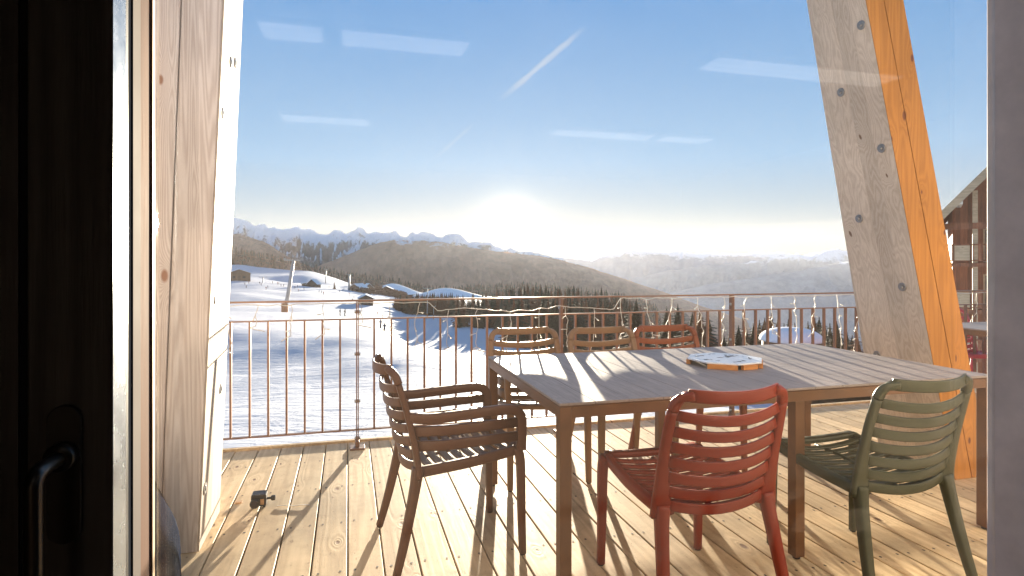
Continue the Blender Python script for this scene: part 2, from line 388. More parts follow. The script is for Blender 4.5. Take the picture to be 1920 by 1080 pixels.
def foliage(name, c):
    m = mat(name, c, 0.75, 0, 0.2); t = NT(m)
    n = t.noise(t.coord('Object'), 1.3, 3); t.color(t.mix(tuple(x*0.55 for x in c), tuple(x*1.5 for x in c), n)); return m
M['needles'] = foliage('dark_spruce_needles', (0.055,0.042,0.022))
M['needles2'] = foliage('russet_larch_needles', (0.17,0.07,0.030))
M['bark'] = foliage('bark', (0.10,0.06,0.04))
M['scrub'] = foliage('brown_scrub', (0.19,0.085,0.045))
M['hut'] = wood('dark_hut_timber', (0.20,0.11,0.06), (0.12,0.065,0.04), (0.05,0.03,0.02), axis=2, grain=30)
M['chalet'] = wood('red_brown_chalet_timber', (0.36,0.13,0.06), (0.22,0.08,0.04), (0.1,0.04,0.02), axis=2, grain=30, planks=0.18)
M['plaster'] = steel('cream_render', (0.76,0.70,0.60), 0.8, 0, 0.3, 0.05, 1)
M['roofwood'] = wood('weathered_fascia', (0.66,0.50,0.32), (0.45,0.32,0.2), (0.2,0.1,0.05), axis=0, grain=30)
M['pane'] = mat('dark_window_glass', (0.03,0.035,0.04), 0.08)
M['pylon'] = steel('galvanised_pylon', (0.42,0.40,0.38), 0.5, 0.4, 0.5, 0.1, 2)
M['pad'] = steel('orange_pylon_padding', (0.55,0.22,0.09), 0.7)
M['navy'] = mat('navy_fleece', (0.035,0.045,0.085), 1.0, 0, 0.0)
t = NT(M['navy']); nn = t.noise(t.coord('Object'), 160, 4, 0.7)
t.color(t.ramp(nn, [(0.35, (0.008,0.011,0.022)), (0.7, (0.02,0.027,0.048))])); t.bump(nn, 0.9, 0.006)
M['enamel'] = mat('white_enamel', (0.85,0.86,0.88), 0.25)
M['ink'] = mat('black_print', (0.03,0.03,0.035), 0.4)
M['traywood'] = wood('orange_tray_wood', (0.62,0.27,0.08), (0.45,0.18,0.05), (0.2,0.08,0.03), axis=0, grain=40)

# ------------------------------------------------------------------ terrain
PXS = [-900, 100, 430, 560, 700, 775, 860, 1000, 1150, 1350, 1600, 1900, 2900]
YS0 = [3, 10, 20, 40, 60, 100, 160, 250, 350, 500, 800, 1500, 3000, 7000, 15000, 26000]
YS = [3, 10, 20, 50, 90, 180, 310, 500, 700, 1000, 1300, 1700, 3000, 7000, 15000, 26000]
FARL = [-60, -110, -170, -300, -420, -500]
FARR = [-190, -420, -640, -720, -720, -720]
ZT = {
 -900: [-1.4,-1.6,-1.8,-2,-2.2,-2.0,-1,2,4,0]+FARL,
 100:  [-1.6,-1.9,-2.3,-3.0,-3.6,-4.2,-4.0,0.0,2.0,-6]+FARL,
 430:  [-1.7,-2.1,-2.6,-3.6,-4.5,-5.9,-6.3,-3.6,0.3,-8]+FARL,
 560:  [-1.7,-2.1,-2.6,-3.5,-4.5,-6.1,-7.3,-5.6,-2.8,-14]+FARL,
 700:  [-1.7,-2.1,-2.5,-3.4,-4.4,-7.2,-9.2,-11.4,-12.6,-22]+FARL,
 860:  [-1.7,-2.1,-2.6,-4.6,-7.2,-10.2,-13.3,-17,-19,-34]+FARL,
 1000: [-1.7,-2.1,-3.0,-6.2,-8.4,-11.4,-14.6,-20,-30,-50]+[-120,-260,-420,-600,-700,-720],
 1150: [-1.7,-2.3,-3.6,-7.2,-10.5,-15,-20,-36,-55,-90]+FARR,
 1350: [-1.8,-2.6,-4.4,-8.2,-12,-19,-30,-52,-80,-120]+FARR,
 1600: [-1.9,-3.0,-5.6,-10,-15,-27,-46,-76,-110,-150]+FARR,
 1900: [-2.0,-3.5,-6.0,-9,-13,-24,-44,-76,-110,-150]+FARR,
 2900: [-2.0,-3.5,-5.0,-7,-9,-14,-30,-60,-90,-130]+FARR,
}
ZT[775] = list(ZT[860])
for r_ in ZT.values():
    for i_ in range(10): r_[i_] = EYE+(r_[i_]-EYE)*YS[i_]/YS0[i_]
for px_, vals in {430: (-5.1,-7.0,-11.6,-13.4), 560: (-5.1,-7.2,-12,-15.5), 700: (-4.9,-8.0,-15,-20,-21), 775: (-5.2,-14,-24,-26,-27), 860: (-5.6,-15,-24.5,-26.5,-28), 1000: (-6.5,-16,-26,-30), 1150: (-8.5,-19,-30,-42)}.items():
    for i_, v_ in zip((3,4,5,6,7), vals): ZT[px_][i_] = v_          # a lower bench of the piste behind the near crest
for r_ in ZT.values(): r_[0:3] = [-3.9, -4.05, -4.3]
ZT[1150][2] = ZT[1350][2] = -4.8; ZT[1600][2] = ZT[1900][2] = -6.0
LY = [math.log(y) for y in YS]
def far(Y): return interp(YS0, YS, Y)
def smooth(t): return t*t*(3-2*t)
def cr4(a, b, c, d, t): return 0.5*((2*b)+(c-a)*t+(2*a-5*b+4*c-d)*t*t+(3*b-a-3*c+d)*t**3)
def zcol(col, ly):
    r = ZT[col]; n = len(LY)
    if ly <= LY[0]: return r[0]
    if ly >= LY[-1]: return r[-1]
    for i in range(1, n):
        if ly <= LY[i]:
            t = (ly-LY[i-1])/(LY[i]-LY[i-1])
            return cr4(r[max(i-2,0)], r[i-1], r[i], r[min(i+1,n-1)], t)
def ground(x, y):
    y = max(y, 2.0); px = 960+F*x/y; ly = math.log(y)
    px = max(PXS[0], min(PXS[-1], px))
    for i in range(1, len(PXS)):
        if px <= PXS[i]:
            t = smooth((px-PXS[i-1])/(PXS[i]-PXS[i-1]))
            z = lerp(zcol(PXS[i-1], ly), zcol(PXS[i], ly), t); break
    # knolls and dips in the piste
    if y > 9:
        k = min(1, (y-9)/25)
        z += k*(1.3*noise.noise(Vector((x*0.04, y*0.025, 1.3))) + 0.36*noise.noise(Vector((x*0.13, y*0.09, 4.3))) + 0.06*noise.noise(Vector((x*0.45, y*0.3, 7.3))))
        if y > 60: z += min(1,(y-60)/120)*2.4*noise.noise(Vector((x*0.012, y*0.009, 9.1)))
    return z
def make_terrain():
    mb = MB(); rows = []
    ys = []; y = 3.6
    while y < 5800:
        ys.append(y); y *= 1.022 if y < 700 else 1.06
    pxs = [-500+i*12 for i in range(0, 245)]
    n = len(pxs)
    for y in ys:
        for p in pxs:
            x = (p-960)/F*y; mb.v.append((x, y, ground(x, y)))
    for j in range(len(ys)-1):
        for i in range(n-1):
            a = j*n+i; mb.f.append((a, a+1, a+n+1, a+n)); mb.m.append(0)
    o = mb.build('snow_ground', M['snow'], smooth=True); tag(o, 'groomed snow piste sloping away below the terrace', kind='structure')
make_terrain()

def ridge(name, pts, D, depth, foot, material, label, rug=0.12, nx=420, ny=36, back=0.5, fs=1.0, jag=1.0):
    """a mountain range: crest through the given bearings and heights at distance D, flanks falling both ways"""
    mb = MB(); xs = [p[0] for p in pts]; yy = [p[1] for p in pts]
    h0 = D/F
    for j in range(ny+1):
        s = j/ny
        if s < 0.75: k = s/0.75; dd = D-depth*(1-k)
        else: k = 1-(s-0.75)/0.25; dd = D+depth*back*(1-k)
        for i in range(nx+1):
            px = lerp(xs[0], xs[-1], i/nx)
            crest = EYE-(interp(xs, yy, px)-HY)*h0
            crest += jag*h0*0.9*noise.fractal(Vector((px*0.09, D*0.01, 0)), 1.0, 2.0, 4)
            z = foot+(crest-foot)*(k**1.15 if s < 0.75 else k)
            x = (px-960)/F*D*(1+ (dd-D)/D*0.75)
            w = (crest-foot)*rug*min(1, 4*(1-k)+0.05)*min(1, 3*k)
            q = Vector((x, dd*1.0, 0))*(fs*6.0/depth)
            rm = noise.ridged_multi_fractal(q, 0.9, 2.1, 5, 1.0, 2.0)
            z -= w*1.7*max(0.0, 1.7-rm) + w*0.35*abs(noise.fractal(q*4, 0.9, 2, 4))
            mb.v.append((x, dd, z))
    n = nx+1
    for j in range(ny):
        for i in range(nx):
            a = j*n+i; mb.f.append((a, a+1, a+n+1, a+n)); mb.m.append(0)
    o = mb.build(name, material, smooth=True); tag(o, label, kind='structure'); return o
ridge('snowy_mountains', [(-500,430),(-200,400),(100,412),(300,398),(430,405),(462,409),(500,420),(530,424),(560,421),(600,433),(620,434),(628,429),(641,429),(650,434),(662,429),(673,421),(684,428),(695,432),(740,431),(765,434),(790,429),(812,433),(830,440),(848,433),(860,434),(872,443),(882,450),(905,449),(930,456),(960,463),(1010,472),(1060,484),(1110,500),(1200,560)],
      3000, 1100, -300, M['range'], 'snow covered mountain chain left of the sun', 0.24, 620, 70, fs=2.2, jag=2.4)
ridge('wooded_hill', [(-500,420),(-100,400),(200,420),(380,428),(430,440),(452,436),(480,448),(505,457),(520,467),(545,484),(580,499),(620,514),(680,530),(760,545)],
      1900, 600, -150, M['hillb'], 'brown larch covered hill at the far left', 0.10, 300, 40)
ridge('brown_mountain', [(520,535),(560,518),(600,497),(640,480),(680,465),(710,455),(740,449),(780,450),(830,453),(880,464),(940,471),(1000,477),(1050,487),(1110,503),(1170,522),(1240,545),(1320,575),(1400,600)],
      2300, 850, -300, M['hillc'], 'hazy brown wooded mountain below the sun', 0.10, 480, 56, fs=1.5)
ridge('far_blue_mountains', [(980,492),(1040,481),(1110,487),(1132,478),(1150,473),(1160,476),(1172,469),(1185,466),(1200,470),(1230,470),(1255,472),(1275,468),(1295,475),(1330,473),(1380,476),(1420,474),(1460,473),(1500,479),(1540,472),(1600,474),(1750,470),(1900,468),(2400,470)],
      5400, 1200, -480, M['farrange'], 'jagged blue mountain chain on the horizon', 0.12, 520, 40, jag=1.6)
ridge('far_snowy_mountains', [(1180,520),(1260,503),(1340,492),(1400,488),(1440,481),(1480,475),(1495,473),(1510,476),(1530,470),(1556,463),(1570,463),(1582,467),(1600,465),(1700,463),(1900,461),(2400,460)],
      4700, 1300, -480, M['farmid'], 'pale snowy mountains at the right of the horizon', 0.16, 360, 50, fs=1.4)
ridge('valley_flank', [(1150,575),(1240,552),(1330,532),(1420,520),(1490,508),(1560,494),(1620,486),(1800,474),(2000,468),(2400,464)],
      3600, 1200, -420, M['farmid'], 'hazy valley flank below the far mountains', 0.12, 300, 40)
ridge('forest_ridge', [(-500,470),(100,468),(430,474),(520,490),(560,502),(640,519),(700,527),(760,537),(800,546),(850,549),(900,546),(980,540),(1050,546),(1120,556),(1200,572),(1300,600)],
      1240, 440, -120, M['belt'], 'brown forest floor behind the ski slope', 0.06, 320, 24, jag=0.5)

# ------------------------------------------------------------------ conifers
def conifer_mesh(name, seed, mats, h=1.0, layers=22, spread=0.17, per=11):
    rnd = random.Random(seed); mb = MB()
    mb.sweep([(0,0,0),(0.004,0,0.5),(0,0,0.99)], [0.030,0.016,0.003], [0.030,0.016,0.003], 5, (1,0.1,0), 1, 1.0)
    for q in range(7):            # dense inner foliage
        z0 = 0.10+0.115*q; z1 = z0+0.24; r0 = spread*(1-z0)**0.9*0.52; n = 7
        vs = [(r0*rnd.uniform(.6,1.25)*cos(2*pi*j/n+q), r0*rnd.uniform(.6,1.25)*sin(2*pi*j/n+q), z0-rnd.uniform(0,.03)) for j in range(n)]+[(0,0,min(z1,0.985))]
        mb.add(vs, [(j,(j+1)%n,n) for j in range(n)], 0)
    for i in range(layers):
        t = i/(layers-1); z = lerp(0.10, 0.97, t**0.92)
        R = spread*(1-t)**0.85*(0.78+0.45*rnd.random())+0.006
        k = max(5, int(per*(1-0.5*t)))
        for j in range(k):
            a = 2*pi*(j+rnd.random()*0.8)/k + i; r = R*(0.6+0.6*rnd.random())
            dr = Vector((cos(a), sin(a), 0)); sd = Vector((-sin(a), cos(a), 0))
            zz = z+rnd.uniform(-0.012, 0.012); droop = r*(0.28+0.35*rnd.random())
            # each bough: a spine with ragged fingers of needles on both sides
            seg = 3
            for q in range(seg):
                b0 = dr*(r*q/seg)+Vector((0,0,zz-droop*(q/seg)**1.4)); b1 = dr*(r*(q+1.15)/seg)+Vector((0,0,zz-droop*((q+1)/seg)**1.4))
                w = r*0.40*(1-0.22*q)*(0.7+0.6*rnd.random())
                for sg in (-1, 1):
                    tip = b1*1.0+sd*sg*w+Vector((0,0,-w*0.5*rnd.random()))
                    mb.add([b0, b1, tip], [(0,1,2)], 0)
                    tip2 = lerp(b0, b1, 0.55)+sd*sg*w*0.85+Vector((0,0,-w*(0.3+0.7*rnd.random())))
                    mb.add([b0, lerp(b0,b1,0.7), tip2], [(0,1,2)], 0)
    return mb
PROT = []
for k in range(5):
    mb = conifer_mesh('c', 10+k, None, layers=[27,24,30,25,28][k], per=14, spread=[0.17,0.20,0.145,0.185,0.16][k])
    cr_ = MB(); tr_ = MB()
    idx = [i for i, m_ in enumerate(mb.m) if m_ == 0]; idt = [i for i, m_ in enumerate(mb.m) if m_ == 1]
    def sub(ids):
        s = MB(); mp = {}
        for i in ids:
            f = []
            for vi in mb.f[i]:
                if vi not in mp: mp[vi] = len(s.v); s.v.append(mb.v[vi])
                f.append(mp[vi])
            s.f.append(tuple(f)); s.m.append(0)
        return s
    PROT.append((sub(idx).mesh('crown', M['needles2' if k in (1,3) else 'needles']), sub(idt).mesh('trunk', M['bark'])))
def conifer(px, ytop, Y, label, group=None, k=None, H=None):
    fat = 1.75 if px > 1185 else 1.0
    if H is not None: H *= far(Y)/Y
    Y = far(Y); x = (px-960)/F*Y; zt = EYE-(ytop-HY)/F*Y; zb = ground(x, Y)-0.3
    H = max(4.0, zt-zb) if H is None else H
    k = random.randrange(5) if k is None else k
    o = empty('conifer_tree', (x, Y, zt-H), random.random()*6); wd = fat*1.3*random.uniform(0.9, 1.15); o.scale = (H*wd, H*wd, H)
    tag(o, label, 'tree', group)
    for nm, me in zip(('crown','trunk'), PROT[k]):
        c = bpy.data.objects.new(nm, me); COL.objects.link(c); c.parent = o
    return o
# trees one can tell apart
for px, yt, Y, lab, k, H in [
    (627, 527, 215, 'broad russet conifer standing alone beside the ski slope huts', 1, 5.2),
    (601, 533, 210, 'little dark conifer against the gable of the low hut', 2, 3.2),
    (437, 480, 330, 'snowy conifer on the slope crest beside the left timber post', 0, 9),
    (514, 487, 330, 'slim conifer on the slope crest right of the left timber post', 2, 9),
    (1193, 556, 60, 'thin sparse conifer behind the rail above the rust chair', 2, None),
    (1250, 572, 62, 'tall pointed spruce left of the twin spruces by the rust chair', 0, None),
    (1271, 568, 63, 'tallest spruce above the rust orange chair', 4, None),
    (1312, 578, 50, 'dense dark spruce at the right end of the rust chair', 3, None),
    (1298, 583, 54, 'spruce pressed against the dense dark one behind the rail', 0, None),
    (1327, 584, 55, 'narrow spruce at the outer edge of the dense clump', 2, None),
    (1569, 600, 50, 'dark blue green spruce right of the snow domed roof', 0, None),
    (1607, 622, 46, 'low spruce half hidden by the grey orange timber post', 3, None),
    (1446, 585, 62, 'wide russet conifer left behind the snow domed roof', 1, None),
    (1385, 608, 58, 'pointed conifer just right of the thick rail post', 4, None),
    (1400, 614, 66, 'russet conifer between the rail post and domed roof', 3, None)]:
    conifer(px, yt, Y, lab, None, k, H)
for px, yt, Y in [(1345,640,60),(1358,628,64),(1368,620,68),(1412,604,66),(1424,598,70),(1434,594,66),(1458,596,64),(1470,604,70),(1478,597,72),(1490,603,70),(1502,608,70),(1515,600,72),(1528,594,66),(1536,592,68),(1545,598,64),(1556,604,60),(1588,620,52),(1598,626,50),(1215,610,75),(1226,603,78),(1234,606,80),(1205,600,85),(1240,612,80),(1375,634,60),(1392,640,58)]:
    conifer(px, yt, Y, 'conifer in the dark row below the terrace rail on the right', 'conifers below the right half of the rail')
# the wood in the middle distance
rw = random.Random(3)
tops = [(850,553),(900,545),(950,532),(980,528),(1000,526),(1030,532),(1060,535),(1075,524),(1090,538),(1110,540),(1124,533),(1133,537),(1150,544),(1158,540),(1170,545),(1190,556),(1215,580)]
wood_pos = []
for i in range(150):
    px = 862+ (i%75)*4.55+rw.uniform(-3,3); row = i//75
    yt = interp([a for a,b in tops], [b for a,b in tops], px)+rw.uniform(0, 9)+row*16
    Y = [150, 118][row]*rw.uniform(0.93,1.08)
    if row == 1 and px < 960: Y *= 1.25
    conifer(px, yt, Y, 'conifer in the dense wood behind the rail under the sun', 'conifers of the wood under the sun', H=rw.uniform(9,13.5) if row == 0 else None)
for i in range(44):
    conifer(742+i*2.75+rw.uniform(-2,2), rw.uniform(546, 554), rw.uniform(168, 180), 'small conifer in the low brown thicket left of the wood, above the blue shaded snow', 'small conifers of the low thicket', k=[1,3,1,0][i % 4])
# far forest: uncountable
def far_forest():
    mb = MB(); rnd = random.Random(5)
    for i in range(5200):
        px = rnd.uniform(330, 1230); Y = rnd.uniform(405, 640)*2
        rpx = [-500,430,520,560,640,700,760,800,850,900,980,1050,1120,1200,1300]; ry = [470,474,490,502,519,527,537,546,549,546,540,546,556,572,600]
        crest = EYE-(interp(rpx, ry, px)-HY)/F*1240
        k = (Y-800)/440
        z = -120+(crest+120)*min(1, k)**1.15
        x = (px-960)/F*1240*(1+(Y-1240)/1240*0.75)
        h = rnd.uniform(8, 17); r = h*rnd.uniform(0.16,0.24)
        for q in range(3):
            zb = z+h*(0.12+0.25*q); zt = z+h*(0.5+0.25*q); rr = r*(1-0.27*q); n = 5; a0 = rnd.random()*6
            vs = [(x+rr*cos(a0+2*pi*j/n)*rnd.uniform(.7,1.2), Y+rr*sin(a0+2*pi*j/n), zb-rnd.random()*0.3) for j in range(n)]+[(x,Y,zt)]
            mb.add(vs, [(j,(j+1)%n,n) for j in range(n)], 0 if rnd.random() < 0.35 else 1)
    o = mb.build('forest', [M['needles'], M['scrub']]); tag(o, 'brown larch forest behind the ski slope', 'forest', kind='stuff')
far_forest()
def scrub_band():
    mb = MB(); rnd = random.Random(9)
    for i in range(2600):
        px = rnd.choice([rnd.uniform(690, 770), rnd.uniform(735, 865), rnd.uniform(660,770)])
        Y = rnd.uniform(225, 300) if px < 760 else rnd.uniform(175, 215)
        Y = far(Y); x = (px-960)/F*Y; z = ground(x, Y)
        for q in range(6):
            c = Vector((x+rnd.uniform(-1.6,1.6), Y+rnd.uniform(-1.6,1.6), z+rnd.uniform(0.1,4.2)))
            d = [Vector((rnd.uniform(-1,1), rnd.uniform(-1,1), rnd.uniform(-.9,.9))) for _ in range(3)]
            mb.add([c+e for e in d], [(0,1,2)], 0)
    o = mb.build('shrubs', [M['scrub']]); tag(o, 'brown winter scrub along the foot of the slope', 'shrubs', kind='stuff')
scrub_band()

# ------------------------------------------------------------------ huts, lifts, skiers
def hut(px, Yd, w, d, hwall, hroof, rz, label, cat='hut', snow=True, sink=0.4, z=None):
    k_ = far(Yd)/Yd; Yd *= k_; w *= k_; d *= k_; hwall *= k_; hroof *= k_; sink *= 2
    x = (px-960)/F*Yd; z = ground(x, Yd) if z is None else z
    o = empty('mountain_hut', (x, Yd, z-sink), rz); tag(o, label, cat)
    b = MB(); b.box2((-w/2,-d/2,0),(w/2,d/2,hwall))
    b.add([(-w/2,-d/2,hwall),(w/2,-d/2,hwall),(0,-d/2,hwall+hroof),(-w/2,d/2,hwall),(w/2,d/2,hwall),(0,d/2,hwall+hroof)], [(0,1,2),(5,4,3),(0,2,5,3),(1,4,5,2)])
    b.build('wall', M['hut'], o)
    r = MB(); e = 0.6; th = 0.16
    for sg in (-1, 1):
        x0 = sg*(w/2+e); z0 = hwall-e*hroof/(w/2)+0.05; z1 = hwall+hroof+0.05
        lo = [(x0,-d/2-e,z0),(0,-d/2-e,z1),(0,d/2+e,z1),(x0,d/2+e,z0)]
        if sg > 0: lo = [lo[1],lo[0],lo[3],lo[2]]
        r.hexa(lo, [(p[0],p[1],p[2]+th) for p in lo])
    rf = r.build('roof', M['hut'], o)
    s = MB()
    for sg in (-1, 1):
        x0 = sg*(w/2+e-0.02); z0 = hwall-e*hroof/(w/2)+0.05+th; z1 = hwall+hroof+0.05+th
        lo = [(x0,-d/2-e+.05,z0),(0,-d/2-e+.05,z1),(0,d/2+e-.05,z1),(x0,d/2+e-.05,z0)]
        if sg > 0: lo = [lo[1],lo[0],lo[3],lo[2]]
        s.hexa(lo, [(p[0],p[1],p[2]+0.35) for p in lo])
    s.build('roof_snow', M['roofsnow'], rf)
    for k in (-1, 1):
        f = MB(); f.box((k*w*0.22, -d/2-0.03, hwall*0.55), (w*0.13, 0.08, hwall*0.32)); f.build('window', M['pane'], o)
    f = MB(); f.box((0, -d/2-0.03, hwall*0.36), (w*0.12, 0.07, hwall*0.70)); f.build('door', M['bark'], o)
    return o
hut(447, 215, 7.5, 6, 3.0, 1.3, 0.5, 'snow roofed hut at the far left, cut by the left timber post')
hut(588, 208, 3.6, 3, 1.5, 1.5, -0.1, 'small gabled hut left of the lone russet conifer')
hut(577, 209, 3.6, 3, 1.3, 0.4, 0.2, 'low flat roofed shed on the slope, left of the small gabled hut')
hut(686, 150, 3.5, 4.5, 2.0, 0.8, 0.25, 'dark hut with a thick white snow roof just above the rail post')
hut(672, 235, 5.0, 5, 2.2, 1.5, -0.4, 'brown hut behind the white roofed hut, leftmost of the roofs in the scrub')
hut(690, 245, 4.0, 4, 2.3, 1.8, 0.5, 'steep roofed hut in the scrub behind the white roofed hut')
hut(724, 265, 6.0, 5, 2.2, 1.3, 0.2, 'low chalet among the brown scrub, right of the steep roofed hut')
def mound(px, Y, rx, ry, h, label):
    k_ = far(Y)/Y; Y *= k_; rx *= k_; ry *= k_; h *= k_
    mb = MB(); n = 40; m = 12; x = (px-960)/F*Y; z = ground(x, Y)
    for j in range(m+1):
        r = j/m
        for i in range(n):
            a = 2*pi*i/n; k = 1+0.15*noise.noise(Vector((cos(a)*1.5, sin(a)*1.5, px)))
            mb.v.append((rx*r*cos(a)*k, ry*r*sin(a)*k, h*(1-smooth(r))-0.5))
    for j in range(m):
        for i in range(n):
            a = j*n+i; b = j*n+(i+1)%n; mb.f.append((a, a+n, b+n, b)); mb.m.append(0)
    o = mb.build('snow_mound', M['roofsnow'], loc=(x, Y, z), smooth=True); tag(o, label, kind='structure')
mound(835, 285, 22, 18, 4.5, 'rounded snow bank above the scrub')
mound(735, 300, 16, 16, 5.0, 'pale snow bank above the village roofs')

def pylon(px, ybase, ytop, Y, r, lean, label, arm=1.6, pad=False, zb=None):
    k_ = far(Y)/Y; Y *= k_; r *= k_; lean *= k_; arm *= k_
    x = (px-960)/F*Y; z = EYE-(ybase-HY)/F*Y; h = (ybase-ytop)/F*Y
    z2 = min(z, ground(x, Y))-0.1
    o = empty('lift_pylon', (x, Y, z2)); tag(o, label, 'lift pylon')
    h += z-z2
    mb = MB(); mb.sweep([(0,0,0),(lean*0.5,0,h*0.5),(lean,0,h)], [2*r,1.8*r,1.5*r], [2*r,1.8*r,1.5*r], 10, (1,0.01,0), 0, 1.0); mb.build('mast', M['pylon'], o, smooth=True)
    mb = MB(); mb.box((lean,0,h+0.12), (arm*2, r*1.2, 0.22))
    for sg in (-1, 1):
        for q in range(3): mb.lathe([(0.0,-0.05),(0.2,-0.05),(0.2,0.05),(0.0,0.05)], (lean+sg*arm*0.95+0*q, (q-1)*0.45, h+0.35), 8, axis='X')
    mb.build('cross_arm', M['pylon'], o)
    if pad:
        mb = MB(); mb.lathe([(r*1.5,0.0),(r*1.7,0.05),(r*1.7,1.05+z-z2),(r*1.4,1.15+z-z2)], (0.0,0,0), 12); mb.build('padding', M['pad'], o)
    return o
pylon(534, 579, 489, 72, 0.24, 1.05, 'leaning grey lift pylon with an orange padded foot beyond the left rail', 1.1, True)
pylon(654, 551, 515, 230, 0.42, 0.3, 'grey lift pylon rising left of the snow roofed hut', 1.2)
pylon(610, 535, 505, 260, 0.2, 0.4, 'thin lift pole on the slope above the small gabled hut', 0.9)
pylon(493, 544, 520, 215, 0.22, 0, 'short T shaped lift pole near the cut off hut', 1.4)
pylon(585, 535, 524, 250, 0.12, 0, 'tiny thin pole on the slope left of the thin lift pole', 0.6)
pylon(801, 592, 541, 160, 0.14, 0.1, 'slim lift pole with a padded foot in the blue shaded snow', 1.2, True)
pylon(813, 594, 575, 158, 0.08, 0, 'short thin pole right of the slim padded lift pole', 0.5, True)

def person_mesh(seed, jacket, trousers):
    """one continuous skinned body: a skier standing or gliding"""
    rnd = random.Random(seed)
    lean = 0.10 if seed % 2 else 0.0
    V = [(0,0,.95),(0,lean*.5,1.2),(0,lean,1.42),(0,lean*1.1,1.52),(0,lean*1.3,1.62),(0,lean*1.3,1.75),
         (.18,lean,1.40),(.30,lean+.10,1.15),(.28,lean+.30,1.02),(-.18,lean,1.40),(-.30,lean+.08,1.15),(-.27,lean+.28,1.0),
         (.11,0,.88),(.13,.07,.48),(.14,-.02,.08),(.14,.16,.04),(-.11,0,.88),(-.13,.09,.48),(-.14,0.0,.08),(-.14,.18,.04)]
    E = [(0,1),(1,2),(2,3),(3,4),(4,5),(2,6),(6,7),(7,8),(2,9),(9,10),(10,11),(0,12),(12,13),(13,14),(14,15),(0,16),(16,17),(17,18),(18,19)]
    R = [.17,.16,.16,.06,.11,.09,.09,.065,.055,.09,.065,.055,.11,.08,.06,.05,.11,.08,.06,.05]
    me = bpy.data.meshes.new('body'); me.from_pydata(V, E, [])
    me.materials.append(jacket); me.materials.append(trousers)
    o = bpy.data.objects.new('tmp', me); COL.objects.link(o)
    sk = o.modifiers.new('skin', 'SKIN'); ss = o.modifiers.new('ss', 'SUBSURF'); ss.levels = 1
    for i, d in enumerate(me.skin_vertices[0].data): d.radius = (R[i], R[i]); d.use_root = (i == 0)
    dg = bpy.context.evaluated_depsgraph_get(); m2 = bpy.data.meshes.new_from_object(o.evaluated_get(dg)); m2.name = 'body'
    bpy.data.objects.remove(o)
    m2.materials.clear()
    for k in (jacket, trousers): m2.materials.append(k)
    for p in m2.polygons: p.use_smooth = True; p.material_index = 1 if p.center.z < 0.92 else 0
    return m2
ppl = []
for i, c in enumerate([(0.05,0.06,0.10),(0.30,0.05,0.03),(0.04,0.035,0.03),(0.10,0.12,0.20)]):
    j = mat('jacket_fabric', c, 0.8); tr = mat('trouser_fabric', (0.03,0.03,0.035), 0.8); ppl.append(person_mesh(i, j, tr))
skim = MB()
for sg in (-1,1): skim.sweep([(sg*.14,-.75,.02),(sg*.14,.6,.02),(sg*.14,.82,.10)], .09, .02)
skime = skim.mesh('skis', M['black'])
def skier(px, y, Y, k, label, group='skiers spread over the slope'):
    Y = far(Y)
    x = (px-960)/F*Y; z = ground(x, Y)
    o = empty('person', (x, Y, z), random.random()*6); tag(o, label, 'person', group); o.scale = (1,1,1)
    for nm, me in (('body', ppl[k]), ('skis', skime)):
        c = bpy.data.objects.new(nm, me); COL.objects.link(c); c.parent = o
rs_ = random.Random(21)
for i, px in enumerate([462,466,487,490,502,520,523,527,532,541,545,553,558,560,575,598,603,607,617,637,643,655,661,664,459,499,511,570]):
    skier(px, 0, rs_.uniform(165, 215), i % 4, 'person in dark ski clothes, a speck on the upper sunlit slope')
for i, px in enumerate([708, 718]): skier(px, 0, 120, [1,0][i], ['person in red standing right of the white roofed hut', 'person in dark blue right of the one in red by the hut'][i], None)
for i, px in enumerate([638, 647]): skier(px, 0, 78, i*2, 'person in dark clothes on the shaded edge left of the rail post', 'pair crossing left of the rail post')
for i, px in enumerate([714, 721]): skier(px, 0, 62, 0, 'person in dark clothes on the crest just under the middle rail', 'pair under the middle rail')
for i, px in enumerate([829, 834]): skier(px, 0, 150, 2, 'person in dark clothes in the blue shade below the sun', 'pair in the blue shade')

# snow domed shelter on the right
def dome():
    Y = far(48); x = (1483-960)/F*Y; o = empty('domed_shelter', (x, Y, ground(x, Y)-0.4)); o.rotation_euler.z = 0.35
    tag(o, 'round shelter under a thick dome of snow, below the terrace on the right', 'shelter')
    top = EYE-(614-HY)/F*Y-o.location.z; R = 2.35*Y/48
    mb = MB(); mb.lathe([(R*0.93,0),(R*0.93,top-1.35),(R*0.9,top-1.3)], (0,0,0), 32); mb.build('wall', M['hut'], o)
    mb = MB(); prof = [(R*1.0, top-1.45)]+[(R*1.02*cos(a)**0.8, top-1.38+1.38*sin(a)) for a in [i*pi/2/12 for i in range(12)]]+[(0.02, top)]
    mb.lathe(prof, (0,0,0), 40); mb.build('snow_roof', M['roofsnow'], o, smooth=True)
    mb = MB(); mb.box((-0.5,-R*0.93,top-2.2),(0.9,0.1,1.6)); mb.build('door', M['bark'], o)
dome()

